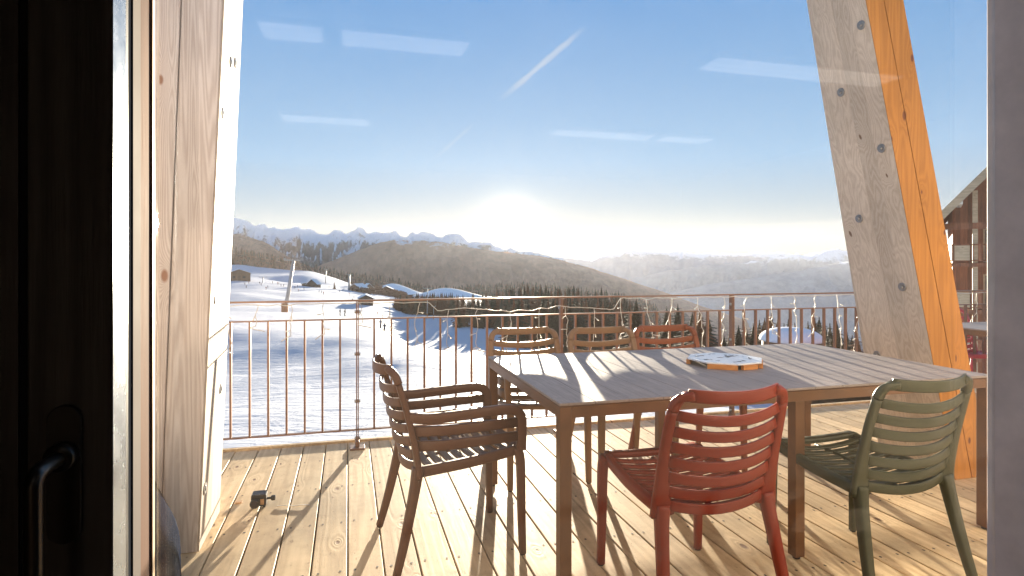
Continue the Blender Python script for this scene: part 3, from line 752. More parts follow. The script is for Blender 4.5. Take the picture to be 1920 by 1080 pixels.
# ------------------------------------------------------------------ chalet on the right
def chalet():
    Y0 = 36.0; x0 = 26.6
    o = empty('chalet', (x0, Y0, 0)); o.rotation_euler.z = radians(-35); tag(o, 'timber chalet with balconies and a wide overhanging roof at the right edge', 'building')
    zg = -12.0; W_ = 13.0; D_ = 12.0; slope = 1.15; zeave = 4.6
    zr = zeave+slope*W_/2
    b = MB(); b.box2((0.0,0,zg),(W_,D_,zeave)); b.add([(0.0,0,zeave),(W_,0,zeave),(W_/2,0,zr-0.3),(0.0,D_,zeave),(W_,D_,zeave),(W_/2,D_,zr-0.3)], [(0,1,2),(5,4,3)])
    b.build('wall', M['chalet'], o)
    r = MB()
    for sg in (-1, 1):
        xe = W_/2+sg*(W_/2+1.2); ze = zr-slope*(W_/2+1.2)
        lo = [(xe,-2.6,ze),(W_/2,-2.6,zr),(W_/2,D_+1,zr),(xe,D_+1,ze)]
        if sg > 0: lo = [lo[1],lo[0],lo[3],lo[2]]
        r.hexa(lo, [(p[0],p[1],p[2]+0.28) for p in lo])
    rf = r.build('roof', M['chalet'], o)
    s = MB()
    for sg in (-1, 1):
        xe = W_/2+sg*(W_/2+1.15); ze = zr-slope*(W_/2+1.15)+0.29
        lo = [(xe,-2.55,ze),(W_/2,-2.55,zr+0.29),(W_/2,D_+.9,zr+0.29),(xe,D_+.9,ze)]
        if sg > 0: lo = [lo[1],lo[0],lo[3],lo[2]]
        s.hexa(lo, [(p[0],p[1],p[2]+0.12) for p in lo])
    s.build('roof_snow', M['roofsnow'], rf)
    f = MB()
    for sg in (-1, 1):
        xe = W_/2+sg*(W_/2+1.25); ze = zr-slope*(W_/2+1.25)
        f.sweep([(xe,-2.66,ze+0.1),(W_/2,-2.66,zr+0.1)], 0.10, 0.42, 4, (0,1,0), sq=0.2)
    f.build('fascia', M['roofwood'], rf)
    pr = MB()
    for k in range(9):
        xx = 0.3+k*1.55; zz = zr-slope*abs(xx-W_/2)-0.16; pr.box((xx,-1.35,zz),(0.2,2.7,0.22))
    pr.build('purlin', M['plaster'], rf)
    for i, (zf, ln) in enumerate([(1.35, W_), (-1.35, W_), (-4.1, W_)]):
        bb = MB(); bb.box2((-0.4,-1.7,zf-0.22),(ln,0.0,zf)); bal = bb.build('balcony', M['chalet'], o)
        rr = MB()
        for a_, b_ in (((-0.35,-1.65),(ln,-1.65)),((-0.35,-1.65),(-0.35,0))):
            rr.sweep([(a_[0],a_[1],zf+1.05),(b_[0],b_[1],zf+1.05)], 0.09, 0.12, 4, (0,0,1), sq=0.2)
            rr.sweep([(a_[0],a_[1],zf+0.14),(b_[0],b_[1],zf+0.14)], 0.07, 0.09, 4, (0,0,1), sq=0.2)
        n = 44
        for k in range(n): rr.box((lerp(-0.3,ln,k/n),-1.65,zf+0.6),(0.17 if k % 2 else 0.05,0.035,0.9))
        for k in range(8): rr.box((-0.35,lerp(-1.55,-0.1,k/7),zf+0.6),(0.03,0.12,0.9))
        rr.build('balustrade', M['chalet'], bal)
        pn = MB(); pn.box2((0.05,-1.71,zf+0.15),(0.75,-1.68,zf+1.0)); pn.build('pale_panel', M['roofwood'], bal)
    for xx in (1.0, 3.6, 6.6, 9.4):
        p = MB(); p.box2((xx-0.12,-1.6,zg),(xx+0.12,-1.36,zr-slope*abs(xx-W_/2)-0.25)); p.build('post', M['chalet'] if xx > 2 else M['roofwood'], o)
    bm_ = MB(); bm_.box2((-0.6,-1.62,3.3),(W_,-1.4,3.65)); bm_.build('tie_beam', M['chalet'], o)
    for xx in (1.7, 4.3, 7.4, 10.2):
        for zf in (1.35, -1.35, -4.1):
            w = MB(); w.box((xx+0.3,-0.04,zf+1.05),(1.1,0.08,2.0)); ww = w.build('window', M['roofwood'], o)
            g = MB(); g.box((xx+0.3,-0.07,zf+1.05),(0.9,0.06,1.8)); g.build('pane', M['pane'], ww)
chalet()

# ------------------------------------------------------------------ terrace deck
RV = toUV(-1.084, 4.18)[1]; RU0 = toUV(-1.084, 4.18)[0]        # rail line (v) and the u of the rail post left of centre
EDGE = RV+0.16
def deck():
    mb = MB(); bw = 0.149; gp = 0.006; u = -4.47; i = 0; th = 0.028
    rnd = random.Random(4)
    V0 = 1.12
    while u < 9.2:
        dz = rnd.uniform(-0.0012, 0.0012); c = 0.003
        lo = [(u+gp/2,V0,-th),(u+bw-gp/2,V0,-th),(u+bw-gp/2,EDGE,-th),(u+gp/2,EDGE,-th)]
        a, b = u+gp/2, u+bw-gp/2
        # board with eased edges
        vs = []
        for v in (V0, EDGE-0.02+rnd.uniform(-.004,.004)):
            vs += [(a,v,-th),(b,v,-th),(b,v,-c+dz),(b-c,v,dz),(a+c,v,dz),(a,v,-c+dz)]
        mb.add(vs, [(0,1,2,3,4,5),(11,10,9,8,7,6),(0,6,7,1),(1,7,8,2),(2,8,9,3),(3,9,10,4),(4,10,11,5),(5,11,6,0)], 0)
        for v in (1.6, 2.1, 2.6, 3.1, 3.6, 4.1):
            for du in (0.03, bw-0.03):
                cx, cy = u+du+rnd.uniform(-.003,.003), v+rnd.uniform(-.006,.006)
                if cy < EDGE-0.05:
                    mb.add([(cx+0.006*cos(k*pi/3), cy+0.008*sin(k*pi/3), dz+0.0006) for k in range(6)], [(0,1,2,3,4,5)], 2)
        u += bw
    mb.box2((-4.4,1.15,-0.22),(9.1,EDGE-0.03,-th-0.012), 1)
    o = mb.build('deck', [M['deck'], M['gap'], M['screw']], rz=A); tag(o, 'sunlit pine board terrace deck', kind='structure')
    f = MB(); f.box2((-4.4,EDGE,-0.30),(9.1,EDGE+0.035,0.012)); o = f.build('deck_fascia', M['deck'], rz=A); tag(o, 'timber edge board of the terrace', kind='structure')
    s = MB(); s.box2((-4.4,EDGE-0.3,-6.0),(9.0,EDGE-0.12,-0.225)); s.box2((-4.4,1.2,-6.0),(-4.2,EDGE-0.3,-0.225)); s.box2((8.8,1.2,-6.0),(9.0,EDGE-0.3,-0.225))
    o = s.build('terrace_base', M['plaster'], rz=A); tag(o, 'rendered base wall below the terrace', kind='structure')
deck()

# ------------------------------------------------------------------ railing
SP = 1.515
def railing():
    o = empty('railing', UV(RU0, RV, 0), A); tag(o, 'rusty brown steel railing with thin bars along the terrace edge', 'railing')
    n0, n1 = -2, 5
    x0, x1 = n0*SP, n1*SP-0.02
    mb = MB(); mb.box2((x0,-0.02,1.028),(x1,0.02,1.040)); mb.build('top_rail', M['rail'], o, bevel=0.002)
    mb = MB(); mb.box2((x0,-0.014,0.90),(x1,0.014,0.909)); mb.build('middle_rail', M['rail'], o)
    mb = MB(); mb.box2((x0,-0.014,0.125),(x1,0.014,0.134)); mb.build('bottom_rail', M['rail'], o)
    for k in range(n0, n1):
        xx = k*SP
        p = MB(); p.box2((xx-0.009,-0.024,0.012),(xx-0.002,0.024,1.027)); p.box2((xx+0.002,-0.024,0.012),(xx+0.009,0.024,1.027)); po = p.build('post', M['rail'], o)
        q = MB()
        for z in (0.07, 0.33, 0.66, 0.955):
            q.lathe([(0.0,-0.020),(0.010,-0.020),(0.012,-0.012),(0.012,0.012),(0.010,0.020),(0.0,0.020)], (xx,-0.002,z), 8, axis='X')
        q.build('bolt', M['bolt'], po)
        q = MB(); q.box2((xx-0.05,-0.055,0.0),(xx+0.05,0.045,0.012)); q.box2((xx-0.014,-0.03,0.012),(xx+0.014,0.03,0.05)); pl = q.build('base_plate', M['rail'], po, bevel=0.002)
        for j in range(1, 13):
            b = MB(); bx = xx+j*SP/13+random.uniform(-.002,.002)
            b.box2((bx-0.0065,-0.012,0.1345),(bx+0.0065,0.012,0.8995)); b.build('bar', M['rail'], o)
railing()

# ------------------------------------------------------------------ icicle string lights on the rail
def lights():
    o = empty('string_light', UV(RU0, RV-0.03, 0), A); tag(o, 'white icicle string lights drooping along the top of the railing', 'string lights')
    rnd = random.Random(12)
    c = MB(); pts = []
    hang = {}
    x = -1.3
    while x < 6.5:
        sag = 0.0
        if 0.55 < x < 1.95: sag = 0.045+0.03*abs(sin(x*4.2))
        z = 1.022-sag-abs(rnd.gauss(0, 0.006)); pts.append((x, -0.004+rnd.uniform(-.008,.006), z)); x += 0.06
    c.sweep(crv(pts, 2), 0.006, 0.006, 5, (0,0,1), sq=1); cab = c.build('cable', M['wire'], o, smooth=True)
    xs = []; x = -1.05
    while x < 6.3: xs.append(x); x += 0.228*rnd.uniform(0.86,1.12)
    for x in xs:
        z0 = interp([p[0] for p in pts], [p[2] for p in pts], x)
        ln = rnd.choice([0.16,0.22,0.30,0.38,0.46]) if x < 1.6 else rnd.choice([0.34,0.44,0.52,0.6])
        m = MB(); p = Vector((x,-0.006,z0)); path = [p.copy()]; k = int(ln/0.035)
        for i in range(k):
            p = p+Vector((rnd.gauss(0,0.009), rnd.gauss(0,0.006), -0.035)); path.append(p.copy())
        m.sweep(crv(path, 2), 0.005, 0.005, 5, (0,1,0), sq=1)
        for i in range(2, len(path), 3):
            q = path[i]; d = Vector((rnd.uniform(-1,1), rnd.uniform(-.5,.3), rnd.uniform(-1,.1))).normalized()*rnd.uniform(.018,.04)
            m.sweep([q, q+d], [0.006,0.005], [0.006,0.005], 5, (0,1,0.1), sq=1)
            m.sweep([q+d*0.9, q+d*1.25, q+d*1.6], [0.008,0.011,0.003], [0.008,0.011,0.003], 6, (0,1,0.1), mi=1, sq=1)
        if rnd.random() < 0.6:      # a kinked tail
            q = path[-1]; m.sweep(crv([q, q+Vector((rnd.choice((-1,1))*0.03,-.01,-0.012)), q+Vector((rnd.choice((-1,1))*0.06,-.012,-0.035))],3), 0.006, 0.006, 5, (0,1,0), sq=1)
        m.build('light_strand', [M['wire'], M['bulb']], o, smooth=True)
lights()

# ------------------------------------------------------------------ the two leaning timber posts
def leaning_post(base, wid, dep0, dep1, lean, H, mats, label, name='timber_post', groove=None):
    """base = front corner nearest the middle of the view; the post spreads by wid and dep; lean = run per metre along u"""
    u0, v0 = toUV(base[0], base[1])
    o = empty(name, UV(u0, v0, 0), A); tag(o, label, 'post')
    sg = 1 if wid > 0 else -1
    return o, u0, v0
def post_right():
    o = empty('timber_post', (2.643, 3.56, 0), A); tag(o, 'thick leaning glulam post, grey on its left face and orange on its front', 'post')
    H = 4.2; ln = -0.237; wd = 0.275
    def sec(z, inset=0.0):
        d = lerp(0.52, 0.395, z/H*1.3); x = ln*z
        return d, x
    n = 12
    # grey lamination stack (left) and orange-coloured face boards (front)
    g = MB(); f = MB()
    for i in range(n):
        z0, z1 = H*i/n, H*(i+1)/n
        d0, x0 = sec(z0); d1, x1 = sec(z1)
        g.add([(x0,0,z0),(x0+wd,0.03,z0),(x0+wd,d0,z0),(x0,d0,z0),(x1,0,z1),(x1+wd,0.03,z1),(x1+wd,d1,z1),(x1,d1,z1)],
              [(2,1,5,6),(3,2,6,7),(0,3,7,4)]+([(0,1,2,3)] if i == 0 else [])+([(7,6,5,4)] if i == n-1 else []))
    for k in range(2):            # two boards with a dark joint between
        a, b = (0.0, 0.128) if k == 0 else (0.134, wd)
        f.add([(a+ln*z, y, z) for z in (0.0, H) for (a_, y) in () ] , [])
        lo = [(a,-0.004,0.002),(b,-0.004,0.002),(b,0.028,0.002),(a,0.028,0.002)]
        f.hexa(lo, [(p[0]+ln*H,p[1],H) for p in lo])
    go = g.build('left_lamination', M['postgrey'], o); fo = f.build('front_face', M['postorange'], o)
    # bolt heads let into the grey face
    def bolt(px, y):
        best = None
        for i in range(400):
            for_v = 0.0
        # intersect the view direction with the left face plane x = ln*z in local frame
        d = Vector(((px-960)/F, 1.0, (HY-y)/F)); R = Matrix.Rotation(-A, 3, 'Z')
        c = R@(Vector((0,0,EYE))-Vector((2.643,3.56,0))); dd = R@d
        t = (ln*c.z-c.x)/(dd.x-ln*dd.z); p = c+dd*t
        m = MB(); m.lathe([(0.0,-0.016),(0.0085,-0.016),(0.011,-0.010),(0.011,-0.007),(0.025,-0.006),(0.027,-0.003),(0.027,0.003),(0.0,0.003)], (0,0,0), 16, axis='X')
        b = m.build('bolt', M['bolt'], o); b.location = p; b.rotation_euler = (0, math.atan(ln)*1.0, 0)
    for px, y in [(1615,47),(1577,173),(1653,278),(1611,410),(1692,538),(1645,665),(1735,846)]: bolt(px, y)
post_right()
def post_left():
    bx, by = -1.404, 2.67
    o = empty('timber_post', (bx, by, 0), A); tag(o, 'thick pale glulam post at the left, its right face bright in the sun', 'post')
    H = 4.2; ln = 0.042; d = 0.45
    a = MB(); lo = [(-0.155,0.006,0),(-0.006,0,0),(-0.006,d,0),(-0.155,d,0)]
    a.hexa(lo, [(p[0]+ln*H-0.03*(p[0] < -0.1),p[1],H) for p in lo]); a.build('front_lamination', M['postraw'], o, bevel=0.003)
    b = MB(); lo = [(-0.32,-0.004,0),(-0.158,-0.004,0),(-0.158,d,0),(-0.32,d,0)]
    b.hexa(lo, [(p[0]+ln*H-0.03,p[1],H) for p in lo]); b.build('side_lamination', M['postraw'], o, bevel=0.003)
    c = MB(); lo = [(-0.006,0.0,0.001),(0.0,0.0,0.001),(0.0,d,0.001),(-0.006,d,0.001)]
    lo = [(-0.0055,0.002,0.001),(0.002,0.002,0.001),(0.002,d,0.001),(-0.0055,d,0.001)]
    c.hexa(lo, [(p[0]+ln*H,p[1],H) for p in lo]); c.build('sunlit_side_board', M['postsunside'], o)
    for px, y in [(433,117),(441,118),(418,213),(427,390),(404,560),(414,728),(384,915)]:
        dd = Vector(((px-960)/F, 1.0, (HY-y)/F)); R = Matrix.Rotation(-A, 3, 'Z')
        cc = R@(Vector((0,0,EYE))-Vector((bx,by,0))); dl = R@dd
        t = (ln*cc.z+0.002-cc.x)/(dl.x-ln*dl.z); p = cc+dl*t
        m = MB(); m.lathe([(0.0,-0.002),(0.026,-0.002),(0.026,0.004),(0.011,0.005),(0.011,0.007),(0.0,0.008)], (0,0,0), 16, axis='X')
        q = m.build('bolt', M['bolt'], o); q.location = p
post_left()

# ------------------------------------------------------------------ chairs
def make_chair(m, armchair, name):
    """front is +y, origin on the floor under the seat"""
    o = empty(name)
    sw = 0.225
    # seat
    s = MB()
    def rail_z(y): return 0.452-0.052*(max(0.0, (0.235-y))/0.44)**0.8+0.0
    for sg in (-1, 1):
        pts = [(sg*(sw-0.012*abs(y)/0.2), y, rail_z(y)) for y in [0.235,0.17,0.1,0.03,-0.05,-0.13,-0.205]]
        s.sweep(crv(pts, 3), 0.030, 0.042, 8, (1,0,0), sq=0.38)
    ys = [0.232-i*0.0475 for i in range(10)]
    for i, y in enumerate(ys):
        zz = rail_z(y); pts = []
        for k in range(11):
            q = -1+2*k/10; pts.append((q*(sw-0.012), y, zz+0.010-0.022*(1-q*q)*(1 if i else 0.35)))
        s.sweep(pts, 0.034 if i else 0.045, 0.013 if i else 0.026, 8, (0,1,0), sq=0.38)
    s.sweep([(0,0.225,0.432),(0,0.1,0.425),(0,-0.19,0.385)], 0.022, 0.012, 6, (1,0,0))
    s.build('seat', m, o, smooth=True)
    # backrest
    b = MB()
    def sty(z): return -0.205-0.10*max(0.0,(z-0.40)/0.43)**1.35
    def stx(z): return 0.213+0.012*sin((z-0.40)/0.43*pi)
    for sg in (-1, 1):
        pts = [(sg*stx(z), sty(z), z) for z in (0.385,0.44,0.5,0.57,0.64,0.71,0.765)]
        b.sweep(crv(pts, 3), [0.036+0.055*max(0.0,1-k/11)**1.4 for k in range(19)], 0.025, 8, (1,0,0), sq=0.45)
        cz = [(sg*stx(0.765), sty(0.765), 0.765),(sg*0.210, sty(0.79)-0.002, 0.793),(sg*0.192, sty(0.81)-0.008,0.811),(sg*0.160, sty(0.82)-0.016,0.819)]
        b.sweep(crv(cz, 4), 0.036, 0.030, 8, (1,0,0.3), sq=0.45)
    for i, z in enumerate([0.812,0.750,0.693,0.638,0.583,0.528,0.474,0.424]):
        pts = []; w = 0.178 if i == 0 else stx(z)-0.008
        for k in range(13):
            q = -1+2*k/12; pts.append((q*w, sty(z)-0.045*(1-q*q)*(1.0 if i < 6 else 0.75)-(0.012 if i == 0 else 0), z-0.026*(1-q*q)*(0.35 if i == 0 else 1)+(0.007 if i == 0 else 0)))
        hh = 0.044 if i == 0 else 0.037
        b.sweep(pts, hh, 0.010, 8, (0,0,1), sq=0.38)
    b.build('backrest', m, o, smooth=True)
    for sg in (-1, 1):
        f = MB(); f.sweep(crv([(sg*0.222,0.222,0.458),(sg*0.228,0.236,0.40),(sg*0.230,0.240,0.2),(sg*0.232,0.245,0.006)], 5),
                          [0.044-0.014*k/15 for k in range(16)], [0.040-0.012*k/15 for k in range(16)], 8, (1,0,0), sq=0.38)
        lg = f.build('leg', m, o, smooth=True)
        g = MB(); g.lathe([(0.013,0.0),(0.013,0.007)], (sg*0.232,0.245,0), 10); g.build('glide', M['black'], lg)
        f = MB(); f.sweep(crv([(sg*0.213,-0.206,0.42),(sg*0.222,-0.222,0.33),(sg*0.238,-0.262,0.15),(sg*0.252,-0.300,0.006)], 5),
                          [0.050-0.020*k/15 for k in range(16)], [0.046-0.016*k/15 for k in range(16)], 8, (1,0,0), sq=0.38)
        lg = f.build('leg', m, o, smooth=True)
        g = MB(); g.lathe([(0.013,0.0),(0.013,0.007)], (sg*0.252,-0.300,0), 10); g.build('glide', M['black'], lg)
    if armchair:
        for sg in (-1, 1):
            a = MB(); X = sg*0.243
            top = crv([(sg*0.226,sty(0.62),0.630),(sg*0.240,-0.15,0.622),(X,0.0,0.628),(X,0.15,0.634),(X,0.205,0.628),(X,0.232,0.600),(X,0.236,0.55),(sg*0.236,0.236,0.455)], 4)
            a.sweep(top, 0.032, [0.042]*len(top), 8, (1,0,0), sq=0.38)
            for z in (0.572, 0.512):
                a.sweep([(sg*0.224,sty(z)+0.0,z),(sg*0.240,-0.1,z-0.004),(X,0.06,z),(X,0.232,z+0.004)], 0.020, 0.042, 8, (1,0,0), sq=0.38)
            a.build('armrest', m, o, smooth=True)
    return o
def put(o, c, ang, label, group=None, scale=1.0):
    o.location = (c[0], c[1], 0.0); o.rotation_euler = (0,0,ang); o.scale = (scale,)*3
    tag(o, label, 'chair', group); return o
G = 'slatted chairs round the long table'
# near armchair at the short end of the table, facing along it
KS = 1.03
put(make_chair(M['brown'], True, 'slatted_armchair'), (-0.272, 2.79), radians(-70), 'brown slatted armchair at the short left end of the table, nearest of all', G, KS)
put(make_chair(M['tan'], True, 'slatted_armchair'), (0.155, 3.69), radians(180+15), 'tan slatted armchair on the far side, leftmost of the three by the rail', G, KS)
put(make_chair(M['tan'], False, 'slatted_chair'), (0.68, 3.73), radians(180+15), 'tan slatted chair in the middle of the far side of the table', G, KS)
put(make_chair(M['rust'], False, 'slatted_chair'), (1.14, 3.86), radians(180+14), 'rust orange slatted chair on the far side, rightmost of the three by the rail', G, KS)
put(make_chair(M['red'], False, 'slatted_chair'), (0.682, 2.385), radians(16.5), 'brick red slatted chair on the near side, its back to the window', G, KS)
put(make_chair(M['olive'], False, 'slatted_chair'), (1.492, 2.57), radians(17), 'grey green slatted chair on the near side of the table at the right', G, KS)

# ------------------------------------------------------------------ table
def table(pos, ang, Lx, Wy, label, legs, top_mat, name='outdoor_table', grooves=True):
    """origin = near left corner on the floor; local x along, y away"""
    o = empty(name, (pos[0],pos[1],0), ang); tag(o, label, 'table')
    H = 0.75; t = MB(); n = max(1, int(round(Lx/0.145))); w = Lx/n
    for i in range(n):
        a, b = i*w+0.0012, (i+1)*w-0.0012
        t.box2((a,0.004,H-0.010),(b,Wy-0.004,H), 0)
    t.box2((0.004,0.006,H-0.014),(Lx-0.004,Wy-0.006,H-0.0105), 1)
    t.build('tabletop', [top_mat, M['tframe']], o, bevel=0.0008)
    f = MB(); h0, h1 = H-0.058, H-0.0145; th = 0.03
    f.box2((0.05,0.002,h0),(Lx-0.05,th,h1)); f.box2((0.05,Wy-th,h0),(Lx-0.05,Wy-0.002,h1))
    f.box2((0.002,0.05,h0),(th,Wy-0.05,h1)); f.box2((Lx-th,0.05,h0),(Lx-0.002,Wy-0.05,h1))
    f.box2((Lx*.5-.02,th,h0+.005),(Lx*.5+.02,Wy-th,h1-.001))
    e = MB()
    f.build('apron', M['tframe'], o)
    for x, y in legs:
        l_ = MB(); x0 = min(max(x-0.025, 0.0), Lx-0.05); y0 = 0.0 if y < Wy/2 else Wy-0.05
        yy0, yy1 = (y0+0.001, y0+0.05) if y < Wy/2 else (y0, y0+0.049)
        if 0.1 < x < Lx-0.1: zt = h0-0.0005
        else: zt = H-0.0145
        l_.box2((x0+0.001,yy0,0.012),(x0+0.049,yy1,zt)); lo = l_.build('leg', M['tframe'], o, bevel=0.002)
        g = MB(); g.lathe([(0.016,0.0),(0.016,0.006),(0.008,0.008),(0.008,0.0125)], (x0+0.025,y0+0.025,0), 12); g.build('foot', M['black'], lo)
    return o
TX, TY = 0.185, 2.30; TL, TWD = 2.235, 1.235
table((TX,TY), A, TL, TWD, 'long grey brown slatted table with square bronze legs in the middle of the deck',
      [(0,0),(1.11,0),(TL,0),(0,TWD),(1.11,TWD),(TL,TWD)], M['table'])

def tray():
    Y = 0.54*F/(684-HY); c = ((1361-960)/F*Y, Y)
    o = empty('tray', (c[0], c[1]+0.02, 0.7505), A+0.12); tag(o, 'white topped wooden tray with dark printed marks lying on the long table', 'tray')
    R = 0.20
    def octo(r, sx=1.0, sy=1.0): return [(r*sx*cos(pi/8+k*pi/4), r*sy*sin(pi/8+k*pi/4)) for k in range(8)]
    a = octo(R*1.0); t = MB()
    t.add([(x,y,0.026) for x,y in a]+[(x,y,0.033) for x,y in a], [tuple(reversed(range(8))), tuple(range(8,16))]+[(k,(k+1)%8,8+(k+1)%8,8+k) for k in range(8)])
    top = t.build('plate', M['enamel'], o, bevel=0.001)
    for k in range(8):
        p, q = Vector((*a[k],0))*1.0, Vector((*a[(k+1)%8],0))*1.0
        if k in (3,): continue
        s = MB(); d = (q-p); m_ = (p+q)/2*0.975; s.box((m_.x,m_.y,0.0128),(d.length*(0.96 if k % 2 == 0 else 0.62),0.022,0.0255), math.atan2(d.y,d.x)); s.build('rim_block', M['traywood'], o, bevel=0.002)
    ink = MB(); rnd = random.Random(5)
    for k in range(26):
        an = k/26*2*pi; rr = 0.125+rnd.uniform(-.012,.012); x, y = rr*cos(an), rr*sin(an)
        if rnd.random() < 0.25: continue
        pts = crv([(x,y,0.0337),(x+rnd.uniform(-.02,.02),y+rnd.uniform(-.015,.015),0.0337),(x+rnd.uniform(-.03,.03),y+rnd.uniform(-.02,.02),0.0337)],3)
        ink.sweep(pts, rnd.uniform(.005,.011), 0.0008, 4, (0.6,0.8,0))
    for k in range(9):
        x, y = rnd.uniform(-.07,.07), rnd.uniform(-.05,.05)
        ink.sweep([(x,y,0.0337),(x+rnd.uniform(.02,.05),y+rnd.uniform(-.012,.012),0.0337)], 0.008, 0.0008, 4, (0,1,0))
    ink.build('printed_marks', M['ink'], top)
tray()

# ------------------------------------------------------------------ small things on the deck
def gadget():
    o = empty('small_lamp', (-1.335, 3.17, 0), 0.25); tag(o, 'small black box shaped lamp with a round lens and a knob lying on the deck', 'lamp')
    b = MB(); b.box2((-0.045,-0.03,0.012),(0.030,0.03,0.070)); b.box2((-0.043,-0.034,0.055),(0.028,0.034,0.076)); b.build('housing', M['black'], o, bevel=0.004)
    b = MB(); b.lathe([(0.0,-0.055),(0.020,-0.055),(0.024,-0.050),(0.024,-0.030),(0.0,-0.030)], (-0.024,0,0.034), 20, axis='Y'); ln_ = b.build('lens_ring', M['black'], o)
    b = MB(); b.lathe([(0.0,-0.057),(0.017,-0.056),(0.017,-0.054),(0.0,-0.054)], (-0.024,0,0.034), 20, axis='Y'); b.build('lens', M['lensglass'], ln_)
    b = MB(); b.tube((0.030,0,0.042),(0.052,0,0.042),0.006); b.lathe([(0.0,0.050),(0.012,0.051),(0.015,0.060),(0.013,0.072),(0.0,0.074)], (0,0,0.042), 12, axis='X'); b.build('knob', M['black'], o)
    b = MB(); b.box2((0.002,-0.0315,0.022),(0.020,-0.0302,0.050)); b.build('sticker', M['chip'], o)
    b = MB(); b.box2((-0.04,-0.012,0.0),(-0.028,0.012,0.012)); b.box2((0.012,-0.012,0.0),(0.024,0.012,0.012)); b.build('foot', M['black'], o)
    c = MB(); c.box((0,0,0.003),(0.034,0.028,0.006)); q = c.build('wood_chip', M['chip'], loc=(-1.475,3.22,0.0015), rz=0.2); tag(q, 'square flat wood chip on the deck left of the little lamp', 'wood chip')
    c = MB(); pts = crv([(0,0,0.004),(0.04,0.004,0.005),(0.08,0.0,0.004),(0.13,0.012,0.005),(0.17,0.012,0.004)],4); c.sweep(pts,0.006,0.004,5,(0,1,0)); q = c.build('wood_splinter', M['wire'], loc=(-1.25,3.17,0.0)); tag(q, 'pale thin splinter on the deck right of the little lamp', 'splinter')
gadget()

def beanbag():
    mb = MB(); n = 36; m = 18
    for j in range(m+1):
        t = j/m
        for i in range(n):
            a = 2*pi*i/n
            r = 0.28*(cos(t*pi/2)**0.55)*(1+0.05*noise.noise(Vector((cos(a)*2, sin(a)*2, t*3)))+0.02*sin(a*9+t*7))*(1.06-0.25*t)
            z = 0.02+0.70*t**0.9+0.015*noise.noise(Vector((cos(a)*3, sin(a)*3, t*5+9)))
            mb.v.append((r*cos(a), r*sin(a), max(0.001,z if j else 0.001)))
    for j in range(m):
        for i in range(n):
            a = j*n+i; b = j*n+(i+1)%n; mb.f.append((a,b,b+n,a+n)); mb.m.append(0)
    mb.f.append(tuple(range(m*n,(m+1)*n))); mb.m.append(0)
    o = mb.build('beanbag', M['navy'], loc=(-1.585,2.26,0.0), smooth=True); tag(o, 'dark navy fleece beanbag at the foot of the left timber post', 'beanbag')
beanbag()

# neighbours' table at the right edge
table((3.95, 4.62), A, 1.4, 0.8, 'pale table beyond the leaning post at the right edge', [(0,0),(1.4,0),(0,0.8),(1.4,0.8)], M['table'])
put(make_chair(M['magenta'], False, 'slatted_chair'), (4.55, 5.72), radians(180+25), 'crimson slatted chair behind the pale table at the right edge', 'crimson chairs at the far right table')
put(make_chair(M['magenta'], False, 'slatted_chair'), (4.02, 4.30), radians(5), 'crimson slatted chair in front of the pale table at the right edge', 'crimson chairs at the far right table')

